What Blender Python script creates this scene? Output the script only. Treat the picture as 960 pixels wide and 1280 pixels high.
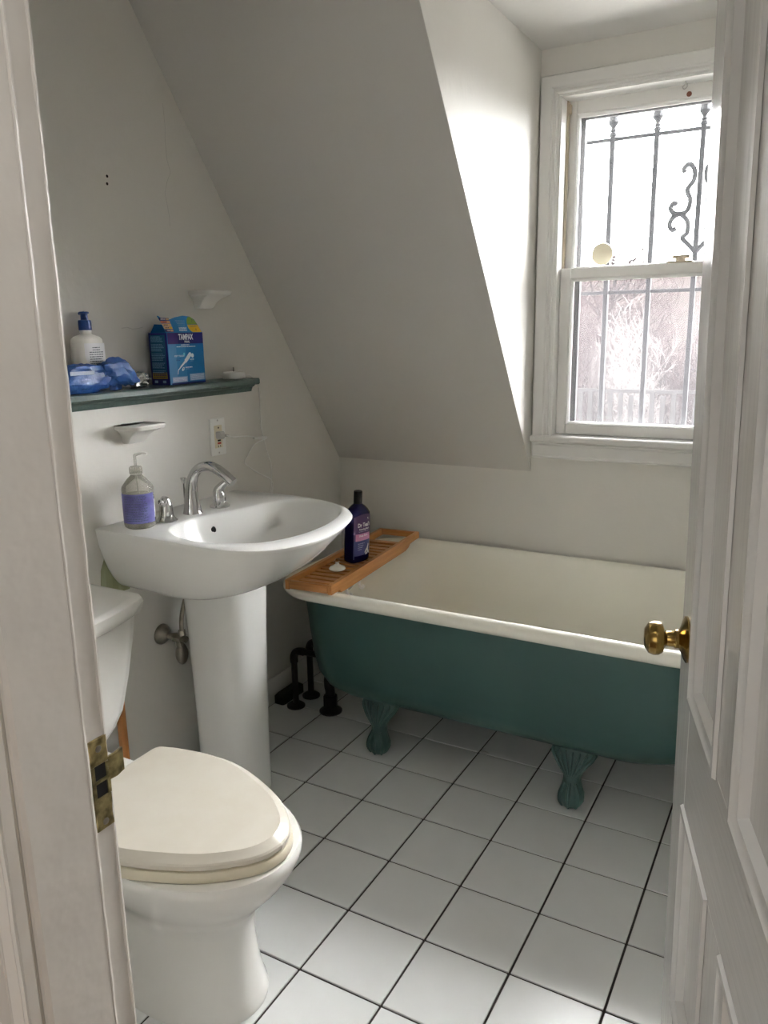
import bpy, bmesh, math, random
from math import sin, cos, pi, radians, sqrt, atan2
from mathutils import Vector as V, Matrix, noise

for o in list(bpy.data.objects): bpy.data.objects.remove(o)
sc = bpy.context.scene
COL = sc.collection

# ------------------------------------------------------------------ camera, world, light, exposure
cam_d = bpy.data.cameras.new('camera'); cam = bpy.data.objects.new('camera', cam_d); COL.objects.link(cam)
cam_d.sensor_fit = 'HORIZONTAL'; cam_d.sensor_width = 36.0; cam_d.lens = 980.2 / 960 * 36.0
cam_d.clip_start = 0.02; cam_d.clip_end = 200
cam.matrix_world = Matrix(((0.873692, -0.095761, 0.476961, 0.882), (0.486209, 0.204561, -0.849562, -1.161),
                           (-0.016213, 0.974158, 0.225283, 1.354), (0, 0, 0, 1)))
sc.camera = cam

world = bpy.data.worlds.new('overcast_sky'); sc.world = world; world.use_nodes = True
wn = world.node_tree.nodes; wl = world.node_tree.links; wn.clear()
w_out = wn.new('ShaderNodeOutputWorld'); w_bg = wn.new('ShaderNodeBackground')
w_tc = wn.new('ShaderNodeTexCoord'); w_sep = wn.new('ShaderNodeSeparateXYZ'); w_ramp = wn.new('ShaderNodeValToRGB')
wl.new(w_tc.outputs['Generated'], w_sep.inputs[0]); wl.new(w_sep.outputs['Z'], w_ramp.inputs[0])
w_ramp.color_ramp.elements[0].position = 0.0; w_ramp.color_ramp.elements[0].color = (0.86, 0.866, 0.87, 1)
w_ramp.color_ramp.elements[1].position = 1.0; w_ramp.color_ramp.elements[1].color = (1.10, 1.104, 1.10, 1)
wl.new(w_ramp.outputs[0], w_bg.inputs[0]); w_bg.inputs[1].default_value = 26.0
wl.new(w_bg.outputs[0], w_out.inputs[0])

def area(name, loc, rot, sx, sy, power, col):
    l = bpy.data.lights.new(name, 'AREA'); l.shape = 'RECTANGLE'; l.size = sx; l.size_y = sy
    l.energy = power; l.color = col
    o = bpy.data.objects.new(name, l); COL.objects.link(o); o.location = loc; o.rotation_euler = rot
    return o
area('assumed_hall_fill_light', (1.0, -2.86, 1.35), (radians(90), 0, 0), 1.2, 1.4, 5.0, (1.0, 0.98, 0.95))  # assumed light behind the camera, added to brighten door and jamb; no window seen
area('assumed_hall_lamp_light', (0.62, -0.90, 2.385), (0, 0, 0), 0.28, 0.22, 3.0, (1.0, 0.98, 0.95))  # assumed ceiling lamp in the unseen hall, added to brighten floor and door

sc.view_settings.view_transform = 'Standard'; sc.view_settings.look = 'None'
sc.view_settings.gamma = 1.0; sc.view_settings.use_curve_mapping = False
sc.view_settings.exposure = 1.42
try:
    sc.cycles.use_denoising = True
    sc.cycles.max_bounces = 14; sc.cycles.diffuse_bounces = 8; sc.cycles.glossy_bounces = 6
    sc.cycles.transparent_max_bounces = 24; sc.cycles.transmission_bounces = 10
    sc.cycles.sample_clamp_indirect = 8.0; sc.cycles.caustics_refractive = False; sc.cycles.caustics_reflective = False
except Exception:
    pass

# ------------------------------------------------------------------ materials
def mat(name, col, rough=0.5, metal=0.0, bump=0.0, bscale=60.0, var=0.0, vscale=4.0, coat=0.0, spec=0.5,
        stretch=(1, 1, 1), bdist=0.01, trans=0.0, ior=1.45, sheen=0.0, col2=None, detail=4.0):
    m = bpy.data.materials.new(name); m.use_nodes = True
    n = m.node_tree.nodes; l = m.node_tree.links
    b = n['Principled BSDF']
    b.inputs['Base Color'].default_value = (*col, 1); b.inputs['Roughness'].default_value = rough
    b.inputs['Metallic'].default_value = metal; b.inputs['Coat Weight'].default_value = coat
    b.inputs['Specular IOR Level'].default_value = spec; b.inputs['Transmission Weight'].default_value = trans
    b.inputs['IOR'].default_value = ior
    tc = n.new('ShaderNodeTexCoord'); mp = n.new('ShaderNodeMapping'); mp.inputs['Scale'].default_value = stretch
    l.new(tc.outputs['Object'], mp.inputs[0])
    if var > 0 or col2:
        nz = n.new('ShaderNodeTexNoise'); nz.inputs['Scale'].default_value = vscale; nz.inputs['Detail'].default_value = detail
        l.new(mp.outputs[0], nz.inputs['Vector'])
        rp = n.new('ShaderNodeValToRGB'); rp.color_ramp.elements[0].position = 0.35; rp.color_ramp.elements[1].position = 0.65
        c2 = col2 if col2 else tuple(max(0, c * (1 - var)) for c in col)
        rp.color_ramp.elements[0].color = (*c2, 1); rp.color_ramp.elements[1].color = (*col, 1)
        l.new(nz.outputs['Fac'], rp.inputs[0]); l.new(rp.outputs[0], b.inputs['Base Color'])
    if bump > 0:
        nb = n.new('ShaderNodeTexNoise'); nb.inputs['Scale'].default_value = bscale; nb.inputs['Detail'].default_value = 3
        l.new(mp.outputs[0], nb.inputs['Vector'])
        bp = n.new('ShaderNodeBump'); bp.inputs['Strength'].default_value = bump; bp.inputs['Distance'].default_value = bdist
        l.new(nb.outputs['Fac'], bp.inputs['Height']); l.new(bp.outputs[0], b.inputs['Normal'])
    return m

M = {}
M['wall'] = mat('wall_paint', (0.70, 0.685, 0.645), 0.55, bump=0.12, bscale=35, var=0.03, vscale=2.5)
M['slope'] = mat('wall_paint_shaded', (0.585, 0.572, 0.545), 0.6, bump=0.1, bscale=30, var=0.03, vscale=2)  # same paint as the walls, darkened to carry the slope's shade
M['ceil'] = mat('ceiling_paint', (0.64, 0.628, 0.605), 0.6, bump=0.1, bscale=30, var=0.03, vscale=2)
M['trim'] = mat('trim_paint', (0.72, 0.712, 0.69), 0.32, bump=0.15, bscale=25, var=0.03, vscale=8)
M['door'] = mat('door_gloss_paint', (0.67, 0.67, 0.655), 0.2, bump=0.07, bscale=70, stretch=(1, 1, 0.06), var=0.03, vscale=8)
M['doorrail'] = mat('door_rail_paint', (0.67, 0.67, 0.655), 0.2, bump=0.07, bscale=70, stretch=(0.08, 1, 1), var=0.03, vscale=8)
M['jamb'] = mat('jamb_paint', (0.62, 0.592, 0.55), 0.3, bump=0.25, bscale=18, var=0.05, vscale=10)
M['casing'] = mat('casing_paint', (0.82, 0.80, 0.765), 0.3, bump=0.25, bscale=18, var=0.04, vscale=10)
M['tile'] = mat('glazed_tile', (0.71, 0.72, 0.715), 0.22, bump=0.05, bscale=14, var=0.05, vscale=6)
M['grout'] = mat('dark_grout', (0.045, 0.035, 0.032), 0.9, bump=0.3, bscale=200, var=0.3, vscale=30)
M['china'] = mat('white_china', (0.86, 0.86, 0.84), 0.14, spec=0.32, var=0.015, vscale=6)
M['dish'] = mat('dish_glaze', (0.80, 0.79, 0.76), 0.4)
M['china2'] = mat('toilet_china', (0.81, 0.80, 0.765), 0.12, var=0.02, vscale=6)
M['seat'] = mat('cream_seat', (0.63, 0.59, 0.515), 0.3, var=0.0, vscale=14, col2=(0.61, 0.565, 0.485))
M['seatlow'] = mat('cream_seat_ring', (0.70, 0.64, 0.50), 0.3, var=0.05, vscale=10)
M['enamel'] = mat('tub_enamel', (0.89, 0.875, 0.785), 0.16, var=0.03, vscale=3)
M['teal'] = mat('teal_paint', (0.038, 0.085, 0.078), 0.42, bump=0.1, bscale=30, var=0.08, vscale=4)
M['tealfoot'] = mat('teal_foot_paint', (0.045, 0.092, 0.085), 0.45, bump=0.3, bscale=60, var=0.15, vscale=25)
M['green'] = mat('green_shelf_paint', (0.075, 0.112, 0.102), 0.35, bump=0.2, bscale=40, var=0.2, vscale=12)
M['chrome'] = mat('chrome', (0.62, 0.62, 0.62), 0.07, 1.0)
M['nickel'] = mat('worn_nickel', (0.32, 0.29, 0.24), 0.28, 1.0, var=0.4, vscale=40)
M['brass'] = mat('aged_brass', (0.42, 0.28, 0.085), 0.2, 1.0, var=0.35, vscale=30)
M['brassplate'] = mat('tarnished_brass', (0.50, 0.40, 0.19), 0.38, 1.0, var=0.7, vscale=55)
M['black'] = mat('black_pipe', (0.012, 0.011, 0.01), 0.4, 0.0, bump=0.1, bscale=80)
M['dark'] = mat('dark_hole', (0.008, 0.007, 0.006), 0.8)
M['bamboo'] = mat('bamboo', (0.56, 0.255, 0.078), 0.38, bump=0.08, bscale=40, stretch=(12, 1, 12), vscale=6, col2=(0.46, 0.195, 0.055))
M['bamboo2'] = mat('bamboo_crosswise', (0.50, 0.225, 0.07), 0.4, bump=0.08, bscale=40, stretch=(1, 12, 12), vscale=6, col2=(0.38, 0.155, 0.044))
M['wood'] = mat('orange_wood', (0.40, 0.17, 0.045), 0.4, stretch=(12, 12, 1), vscale=5, col2=(0.30, 0.12, 0.03))
M['white'] = mat('white_plastic', (0.80, 0.80, 0.78), 0.3)
M['lotion'] = mat('lotion_plastic', (0.80, 0.785, 0.74), 0.35)
M['offwhite'] = mat('offwhite_plastic', (0.72, 0.70, 0.64), 0.35)
M['ivory'] = mat('ivory_plastic', (0.74, 0.68, 0.52), 0.35)
M['grey'] = mat('grey_plastic', (0.45, 0.44, 0.42), 0.35)
M['bluepump'] = mat('blue_pump', (0.012, 0.05, 0.22), 0.3)
M['bag'] = mat('blue_film', (0.028, 0.10, 0.33), 0.36, bump=0.5, bscale=30, vscale=9, col2=(0.015, 0.055, 0.22))
M['bagw'] = mat('pale_blue_print', (0.35, 0.42, 0.58), 0.25)
M['foil'] = mat('silver_foil', (0.45, 0.44, 0.42), 0.25, 0.9, bump=0.6, bscale=60)
M['navy'] = mat('navy_bottle', (0.010, 0.008, 0.062), 0.16, spec=0.3)
M['cap'] = mat('black_cap', (0.008, 0.008, 0.009), 0.25)
M['purple'] = mat('purple_label', (0.11, 0.05, 0.15), 0.35, vscale=20, col2=(0.085, 0.055, 0.17))
M['blulab'] = mat('blue_label', (0.05, 0.06, 0.20), 0.35)
M['pink'] = mat('pink_print', (0.62, 0.27, 0.47), 0.4)
M['print'] = mat('white_print', (0.85, 0.85, 0.88), 0.5)
M['printd'] = mat('dim_white_print', (0.42, 0.45, 0.60), 0.5)
M['ink'] = mat('dark_ink', (0.05, 0.07, 0.12), 0.5)
M['boxblue'] = mat('box_blue', (0.008, 0.15, 0.40), 0.4, spec=0.25)
M['boxlight'] = mat('box_light_blue', (0.075, 0.25, 0.50), 0.4, spec=0.25)
M['boxmid'] = mat('box_mid_blue', (0.025, 0.20, 0.46), 0.4, spec=0.25)
M['boxnavy'] = mat('box_navy', (0.012, 0.012, 0.14), 0.4, spec=0.25)
M['boxpurple'] = mat('box_purple', (0.042, 0.02, 0.155), 0.4, spec=0.25)
M['boxside'] = mat('box_side_teal', (0.01, 0.085, 0.17), 0.45, spec=0.25)
M['boxpale'] = mat('box_pale_print', (0.22, 0.36, 0.56), 0.35)
M['cyan'] = mat('box_cyan', (0.15, 0.55, 0.68), 0.35)
M['yellow'] = mat('yellow_print', (0.62, 0.44, 0.05), 0.4)
M['orange'] = mat('orange_print', (0.62, 0.20, 0.10), 0.4)
M['peach'] = mat('peach_print', (0.65, 0.42, 0.22), 0.4)
M['lime'] = mat('lime_print', (0.20, 0.33, 0.06), 0.4)
M['gold'] = mat('golden_print', (0.72, 0.44, 0.02), 0.4)
M['amberd'] = mat('dull_yellow_print', (0.30, 0.22, 0.02), 0.4)
M['soaplab'] = mat('violet_label', (0.17, 0.18, 0.44), 0.4, vscale=22, col2=(0.085, 0.075, 0.27))
M['red'] = mat('red_button', (0.45, 0.06, 0.04), 0.4)
M['oldpaint'] = mat('old_green_paint', (0.27, 0.29, 0.16), 0.6, stretch=(1, 4, 0.6), vscale=14, col2=(0.36, 0.38, 0.25))
M['sash'] = mat('sash_vinyl', (0.76, 0.752, 0.73), 0.35, bump=0.06, bscale=30)
M['beige'] = mat('beige_jamb_liner', (0.55, 0.47, 0.36), 0.5)
M['storm'] = mat('storm_frame_grey', (0.035, 0.035, 0.038), 0.5)
M['iron'] = mat('grey_iron', (0.035, 0.036, 0.039), 0.5, spec=0.05, bump=0.2, bscale=60)
M['globe'] = mat('cream_shell', (0.84, 0.78, 0.60), 0.4)
M['bark'] = mat('grey_bark', (0.0100, 0.0086, 0.0084), 0.9, spec=0.0, var=0.3, vscale=20)
M['twig'] = mat('pinkish_twigs', (0.0135, 0.0100, 0.0100), 0.9, spec=0.0)
M['twig2'] = mat('pale_twigs', (0.042, 0.038, 0.037), 0.9, spec=0.0)
M['litter'] = mat('leaf_litter', (0.0105, 0.0082, 0.0080), 0.95, spec=0.0, bump=0.4, bscale=3, vscale=1.2, col2=(0.0080, 0.0072, 0.0064))
M['fence'] = mat('weathered_fence', (0.0090, 0.0086, 0.0085), 0.8, spec=0.0)
M['hall'] = mat('hall_paint', (0.68, 0.65, 0.60), 0.6)
M['hallfloor'] = mat('hall_wood', (0.30, 0.19, 0.10), 0.35, stretch=(1, 12, 1), vscale=4, col2=(0.22, 0.13, 0.07))
M['rubber'] = mat('dark_rubber', (0.10, 0.03, 0.02), 0.6)
M['mossy'] = mat('dark_green_block_paint', (0.018, 0.028, 0.016), 0.6, bump=0.2)

def lampmat(name, col, e):
    m = bpy.data.materials.new(name); m.use_nodes = True
    b = m.node_tree.nodes['Principled BSDF']
    b.inputs['Base Color'].default_value = (*col, 1); b.inputs['Emission Color'].default_value = (*col, 1)
    b.inputs['Emission Strength'].default_value = e
    return m

def glass_pane(name, haze, hazecol=(0.8, 0.8, 0.82), scale=40.0):
    """thin window glass: clear, mirror-like at grazing angles, with a dusty condensation film"""
    m = bpy.data.materials.new(name); m.use_nodes = True
    n = m.node_tree.nodes; l = m.node_tree.links; n.clear()
    out = n.new('ShaderNodeOutputMaterial'); tr = n.new('ShaderNodeBsdfTransparent'); gl = n.new('ShaderNodeBsdfGlossy')
    gl.inputs['Roughness'].default_value = 0.02
    fr = n.new('ShaderNodeFresnel'); fr.inputs[0].default_value = 1.3
    mx = n.new('ShaderNodeMixShader'); l.new(fr.outputs[0], mx.inputs[0]); l.new(tr.outputs[0], mx.inputs[1]); l.new(gl.outputs[0], mx.inputs[2])
    tl = n.new('ShaderNodeBsdfTranslucent'); tl.inputs[0].default_value = (*hazecol, 1)
    df = n.new('ShaderNodeBsdfDiffuse'); df.inputs[0].default_value = (*hazecol, 1)
    hm = n.new('ShaderNodeMixShader'); hm.inputs[0].default_value = 0.25; l.new(tl.outputs[0], hm.inputs[1]); l.new(df.outputs[0], hm.inputs[2])
    tc = n.new('ShaderNodeTexCoord'); nz = n.new('ShaderNodeTexNoise'); nz.inputs['Scale'].default_value = scale; nz.inputs['Detail'].default_value = 4
    l.new(tc.outputs['Object'], nz.inputs['Vector'])
    mr = n.new('ShaderNodeMapRange'); mr.inputs[1].default_value = 0.3; mr.inputs[2].default_value = 0.75
    mr.inputs[3].default_value = haze * 0.7; mr.inputs[4].default_value = haze * 1.3
    l.new(nz.outputs['Fac'], mr.inputs[0])
    m2 = n.new('ShaderNodeMixShader'); l.new(mr.outputs[0], m2.inputs[0]); l.new(mx.outputs[0], m2.inputs[1]); l.new(hm.outputs[0], m2.inputs[2])
    l.new(m2.outputs[0], out.inputs[0])
    return m
M['glass'] = glass_pane('upper_glass', 0.010)
M['glass2'] = glass_pane('lower_glass', 0.007)
M['screen'] = glass_pane('insect_screen', 0.03, (0.35, 0.34, 0.36), 300.0)

def clear_plastic(name, col, rough=0.05):
    m = bpy.data.materials.new(name); m.use_nodes = True
    n = m.node_tree.nodes; l = m.node_tree.links; n.clear()
    out = n.new('ShaderNodeOutputMaterial'); tr = n.new('ShaderNodeBsdfTransparent'); tr.inputs[0].default_value = (*col, 1)
    gl = n.new('ShaderNodeBsdfGlossy'); gl.inputs['Roughness'].default_value = rough
    lw = n.new('ShaderNodeLayerWeight'); lw.inputs[0].default_value = 0.25
    mx = n.new('ShaderNodeMixShader'); l.new(lw.outputs['Fresnel'], mx.inputs[0]); l.new(tr.outputs[0], mx.inputs[1]); l.new(gl.outputs[0], mx.inputs[2])
    df = n.new('ShaderNodeBsdfDiffuse'); df.inputs[0].default_value = (0.75, 0.73, 0.65, 1)
    m2 = n.new('ShaderNodeMixShader'); m2.inputs[0].default_value = 0.25; l.new(mx.outputs[0], m2.inputs[1]); l.new(df.outputs[0], m2.inputs[2])
    l.new(m2.outputs[0], out.inputs[0])
    return m
M['clear'] = clear_plastic('clear_bottle', (0.97, 0.965, 0.94))
M['frost'] = clear_plastic('frosted_pump', (0.95, 0.95, 0.93), 0.3)
M['liquid'] = clear_plastic('pale_soap', (0.95, 0.935, 0.86), 0.1)

# ------------------------------------------------------------------ mesh building
class MB:
    def __init__(s): s.v = []; s.f = []; s.m = []
    def add(s, vs, fs, mi=0):
        b = len(s.v); s.v += [tuple(p) for p in vs]
        for f in fs: s.f.append([i + b for i in f]); s.m.append(mi)
        return s
    def box(s, lo, hi, b=0.0, mi=0, T=None):
        lo = [min(a, c) for a, c in zip(lo, hi)] if False else lo
        x0, y0, z0 = lo; x1, y1, z1 = hi
        b = min(b, (x1 - x0) * .45, (y1 - y0) * .45, (z1 - z0) * .45)
        if b <= 0:
            vs = [(x, y, z) for x in (x0, x1) for y in (y0, y1) for z in (z0, z1)]
            fs = [(0, 1, 3, 2), (4, 6, 7, 5), (0, 4, 5, 1), (2, 3, 7, 6), (0, 2, 6, 4), (1, 5, 7, 3)]
        else:
            vs = []; idx = {}
            for sx in (0, 1):
                for sy in (0, 1):
                    for sz in (0, 1):
                        c = ((x0, x1)[sx], (y0, y1)[sy], (z0, z1)[sz]); d = (1 - 2 * sx, 1 - 2 * sy, 1 - 2 * sz)
                        for ax in range(3):   # vertex lying on the face normal to ax
                            p = [c[k] + (0 if k == ax else d[k] * b) for k in range(3)]
                            idx[(sx, sy, sz, ax)] = len(vs); vs.append(tuple(p))
            fs = []
            for ax in range(3):
                for sd in (0, 1):
                    q = []
                    for (i, j) in ((0, 0), (1, 0), (1, 1), (0, 1)):
                        k = [0, 0, 0]; k[ax] = sd; k[(ax + 1) % 3] = i; k[(ax + 2) % 3] = j
                        q.append(idx[(*k, ax)])
                    fs.append(q if sd else q[::-1])
            for ax in range(3):
                a1, a2 = (ax + 1) % 3, (ax + 2) % 3
                for i in (0, 1):
                    for j in (0, 1):
                        k0 = [0, 0, 0]; k0[a1] = i; k0[a2] = j; k1 = list(k0); k1[ax] = 1
                        q = [idx[(*k0, a1)], idx[(*k1, a1)], idx[(*k1, a2)], idx[(*k0, a2)]]
                        fs.append(q if (i != j) else q[::-1])
            for sx in (0, 1):
                for sy in (0, 1):
                    for sz in (0, 1):
                        t = [idx[(sx, sy, sz, a)] for a in range(3)]
                        fs.append(t if (sx + sy + sz) % 2 else t[::-1])
        if T is not None: vs = [tuple(T @ V(p)) for p in vs]
        return s.add(vs, fs, mi)
    def loft(s, rings, cap0=True, cap1=True, mi=0, closed=True, loop=False):
        n = len(rings[0]); vs = [p for r in rings for p in r]; fs = []
        R = len(rings)
        for i in range(R if loop else R - 1):
            a = i * n; b = ((i + 1) % R) * n
            for j in range(n if closed else n - 1):
                k = (j + 1) % n; fs.append((a + j, a + k, b + k, b + j))
        if not loop:
            if cap0: fs.append(tuple(reversed(range(n))))
            if cap1: fs.append(tuple(range((R - 1) * n, R * n)))
        return s.add(vs, fs, mi)
    def lathe(s, prof, o=(0, 0, 0), ax=(0, 0, 1), seg=24, mi=0):
        z = V(ax).normalized(); x = z.orthogonal().normalized(); y = z.cross(x); o = V(o)
        rings = []
        for r, h in prof:
            r = max(r, 1e-5)
            rings.append([tuple(o + z * h + (x * cos(2 * pi * k / seg) + y * sin(2 * pi * k / seg)) * r) for k in range(seg)])
        return s.loft(rings, True, True, mi)
    def tube(s, pts, r, seg=8, mi=0, smooth=0, flat=None):
        pts = [V(p) for p in pts]; n = len(pts)
        rs = list(r) if isinstance(r, (list, tuple)) else [r] * n
        if smooth:
            P = []; Rr = []
            for i in range(n - 1):
                p0 = pts[max(i - 1, 0)]; p1 = pts[i]; p2 = pts[i + 1]; p3 = pts[min(i + 2, n - 1)]
                for k in range(smooth):
                    t = k / smooth
                    P.append(0.5 * ((2 * p1) + (p2 - p0) * t + (2 * p0 - 5 * p1 + 4 * p2 - p3) * t * t + (3 * p1 - p0 - 3 * p2 + p3) * t ** 3))
                    Rr.append(rs[i] * (1 - t) + rs[i + 1] * t)
            P.append(pts[-1]); Rr.append(rs[-1]); pts, rs, n = P, Rr, len(P)
        rings = []; up = None
        for i in range(n):
            t = (pts[min(i + 1, n - 1)] - pts[max(i - 1, 0)])
            t = t.normalized() if t.length > 1e-9 else V((0, 0, 1))
            if up is None: up = t.orthogonal().normalized()
            up = (up - t * up.dot(t)); up = up.normalized() if up.length > 1e-6 else t.orthogonal().normalized()
            w = t.cross(up)
            ka, kb = (1, 1) if flat is None else flat[min(int(i * len(flat) / n), len(flat) - 1)]
            rings.append([tuple(pts[i] + (up * cos(2 * pi * k / seg) * ka + w * sin(2 * pi * k / seg) * kb) * rs[i]) for k in range(seg)])
        return s.loft(rings, True, True, mi)
    def ball(s, c, r, nu=16, nv=10, mi=0, disp=None):
        rx, ry, rz = (r, r, r) if not isinstance(r, (tuple, list)) else r
        rings = []
        for i in range(nv + 1):
            a = -pi / 2 + pi * i / nv; q = max(cos(a), 1e-4)
            ring = []
            for k in range(nu):
                d = V((q * cos(2 * pi * k / nu), q * sin(2 * pi * k / nu), sin(a)))
                f = 1 + (disp(d) if disp else 0)
                ring.append((c[0] + d.x * rx * f, c[1] + d.y * ry * f, c[2] + d.z * rz * f))
            rings.append(ring)
        return s.loft(rings, True, True, mi)
    def prism(s, poly, axis, a, b, mi=0):
        """extrude a 2D polygon along axis from a to b; 2D coords are the two other axes in order"""
        def p3(u, v, w):
            q = [u, v]; q.insert(axis, w); return tuple(q)
        n = len(poly); vs = [p3(u, v, a) for u, v in poly] + [p3(u, v, b) for u, v in poly]
        fs = [tuple(range(n)), tuple(reversed(range(n, 2 * n)))]
        for i in range(n): fs.append((i, i + n, (i + 1) % n + n, (i + 1) % n))
        return s.add(vs, fs, mi)
    def quad(s, a, b, c, d, mi=0): return s.add([a, b, c, d], [(0, 1, 2, 3)], mi)

def mesh_of(name, mb, mats, T=None, angle=35, recalc=True):
    me = bpy.data.meshes.new(name)
    vs = mb.v if T is None else [tuple(T @ V(p)) for p in mb.v]
    me.from_pydata(vs, [], mb.f); me.update()
    if not isinstance(mats, (list, tuple)): mats = [mats]
    for m in mats: me.materials.append(m)
    for p, mi in zip(me.polygons, mb.m): p.material_index = mi; p.use_smooth = True
    if recalc:
        bm = bmesh.new(); bm.from_mesh(me); bmesh.ops.recalc_face_normals(bm, faces=bm.faces); bm.to_mesh(me); bm.free()
    me.set_sharp_from_angle(angle=radians(angle))
    return me

ROOTM = {}
def thing(name, label, cat, loc, group=None, rot=None, matrix=None):
    o = bpy.data.objects.new(name, None); COL.objects.link(o); o.empty_display_size = 0.05
    if matrix is None:
        matrix = Matrix.Translation(loc) @ (rot.to_4x4() if rot is not None else Matrix.Identity(4))
    o.matrix_world = matrix; ROOTM[o.name] = matrix
    o['label'] = label; o['category'] = cat
    if group: o['group'] = group
    return o
def root_matrix(o):
    while o.parent: o = o.parent
    return ROOTM[o.name]
def obj(name, mb, mats, parent=None, label=None, cat=None, group=None, kind=None, angle=35, local=False, recalc=True):
    """one mesh object; vertices are given in world space (or in the root's space with local=True)"""
    T = None
    if parent is not None and not local: T = root_matrix(parent).inverted()
    if parent is None and not kind and not local:      # top-level single mesh: origin at its base centre
        xs = [p[0] for p in mb.v]; ys = [p[1] for p in mb.v]; zs = [p[2] for p in mb.v]
        org = V(((min(xs) + max(xs)) / 2, (min(ys) + max(ys)) / 2, min(zs)))
    else: org = V((0, 0, 0))
    if org.length: T = Matrix.Translation(-org)
    o = bpy.data.objects.new(name, mesh_of(name, mb, mats, T, angle, recalc)); COL.objects.link(o)
    if parent is not None: o.parent = parent
    else:
        o.location = org; ROOTM[o.name] = Matrix.Translation(org)
    if label: o['label'] = label
    if cat: o['category'] = cat
    if group: o['group'] = group
    if kind: o['kind'] = kind
    return o
def struct(name, mb, mats, parent=None, angle=35): return obj(name, mb, mats, parent, kind='structure' if parent is None else None, angle=angle)

def text_polys(body, size, align='CENTER', bold=0.0, shear=0.0):
    c = bpy.data.curves.new('lettering', 'FONT'); c.body = body; c.size = size; c.align_x = align; c.align_y = 'CENTER'
    c.resolution_u = 2; c.offset = bold; c.shear = shear
    o = bpy.data.objects.new('lettering', c); COL.objects.link(o)
    dg = bpy.context.evaluated_depsgraph_get(); me = bpy.data.meshes.new_from_object(o.evaluated_get(dg))
    vs = [(v.co.x, v.co.y) for v in me.vertices]; fs = [tuple(p.vertices) for p in me.polygons]
    bpy.data.objects.remove(o); bpy.data.curves.remove(c); bpy.data.meshes.remove(me)
    return vs, fs
def put_text(mb, body, size, fn, u0, v0, mi=0, bold=0.0, xs=1.0, shear=0.0, align='CENTER'):
    vs, fs = text_polys(body, size, align, bold, shear)
    mb.add([fn(u0 + x * xs, v0 + y) for x, y in vs], fs, mi)
def put_rect(mb, fn, u0, v0, u1, v1, mi=0, nu=1):
    for i in range(nu):
        a = u0 + (u1 - u0) * i / nu; b = u0 + (u1 - u0) * (i + 1) / nu
        mb.quad(fn(a, v0), fn(b, v0), fn(b, v1), fn(a, v1), mi)

def rrect(x0, x1, y0, y1, r, z, k=6, rs=None):
    """rounded rectangle ring, counter-clockwise; rs = radii for corners (++,-+,--,+-)"""
    rs = rs or (r, r, r, r); pts = []
    for (cx, cy, a0), rr in zip(((x1, y1, 0), (x0, y1, 90), (x0, y0, 180), (x1, y0, 270)), rs):
        ox = cx - rr if cx == x1 else cx + rr; oy = cy - rr if cy == y1 else cy + rr
        for i in range(k + 1):
            a = radians(a0 + 90 * i / k); pts.append((ox + rr * cos(a), oy + rr * sin(a), z))
    return pts
def sring(cx, cy, af, ab, hy, z, nf=2.2, nb=2.2, N=56, xmin=None):
    """super-ellipse ring: af/ab = half lengths towards +x / -x with their own exponents"""
    out = []
    for k in range(N):
        t = 2 * pi * k / N; c, s = cos(t), sin(t); n = nf if c > 0 else nb; a = af if c > 0 else ab
        x = cx + a * math.copysign(abs(c) ** (2 / n), c); y = cy + hy * math.copysign(abs(s) ** (2 / n), s)
        if xmin is not None: x = max(x, xmin)
        out.append((x, y, z))
    return out

# ------------------------------------------------------------------ the room
XW, XB, YB, YF, YH = -0.833, -0.752, 1.527, -0.606, -0.727      # left wall, lower-left wall, window wall, front wall room / hall face
XR, ZC, XC, XD = 1.32, 2.222, -0.018, 0.930                      # right wall, ceiling, dormer cheeks
S = 0.2032
mb = MB().box((XW - 0.1, YF - 0.02, -0.12), (XR + 0.1, YB + 0.1, -0.0035))
floor = struct('floor', mb, M['grout'])
full = None; g = 0.0026
for i in range(-6, 8):
    for j in range(-4, 9):
        x0, x1, y0, y1 = i * S + g, (i + 1) * S - g, j * S + g, (j + 1) * S - g
        X0, X1, Y0, Y1 = max(x0, XW), min(x1, XR), max(y0, YF), min(y1, YB)
        if Y1 <= 0.857 and X0 < XB: X0 = XB
        if X1 - X0 < 0.004 or Y1 - Y0 < 0.004: continue
        whole = abs((X1 - X0) - (x1 - x0)) < 1e-6 and abs((Y1 - Y0) - (y1 - y0)) < 1e-6
        if whole:
            if full is None: full = mesh_of('tile', MB().box((0, 0, -0.006), (x1 - x0, y1 - y0, 0.0), 0.0012), M['tile'], angle=30)
            me = full
        else: me = mesh_of('tile', MB().box((0, 0, -0.006), (X1 - X0, Y1 - Y0, 0.0), 0.0012), M['tile'], angle=30)
        o = bpy.data.objects.new('tile', me); COL.objects.link(o); o.parent = floor; o.location = (X0, Y0, 0)

def box_struct(name, lo, hi, m, b=0.0, parent=None): return struct(name, MB().box(lo, hi, b), m, parent)
wl_ = box_struct('wall_left', (XW - 0.1, YF - 0.02, -0.1), (XW, YB + 0.1, ZC + 0.05), M['wall'])
wlow = struct('wall_left_lower', MB().box((XW - 0.02, YF - 0.02, -0.1), (XB, 0.857, 1.176), 0.003), M['wall'])
box_struct('wall_right', (XR, YF - 0.02, -0.1), (XR + 0.1, YB + 0.2, ZC + 0.05), M['wall'])
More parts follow.
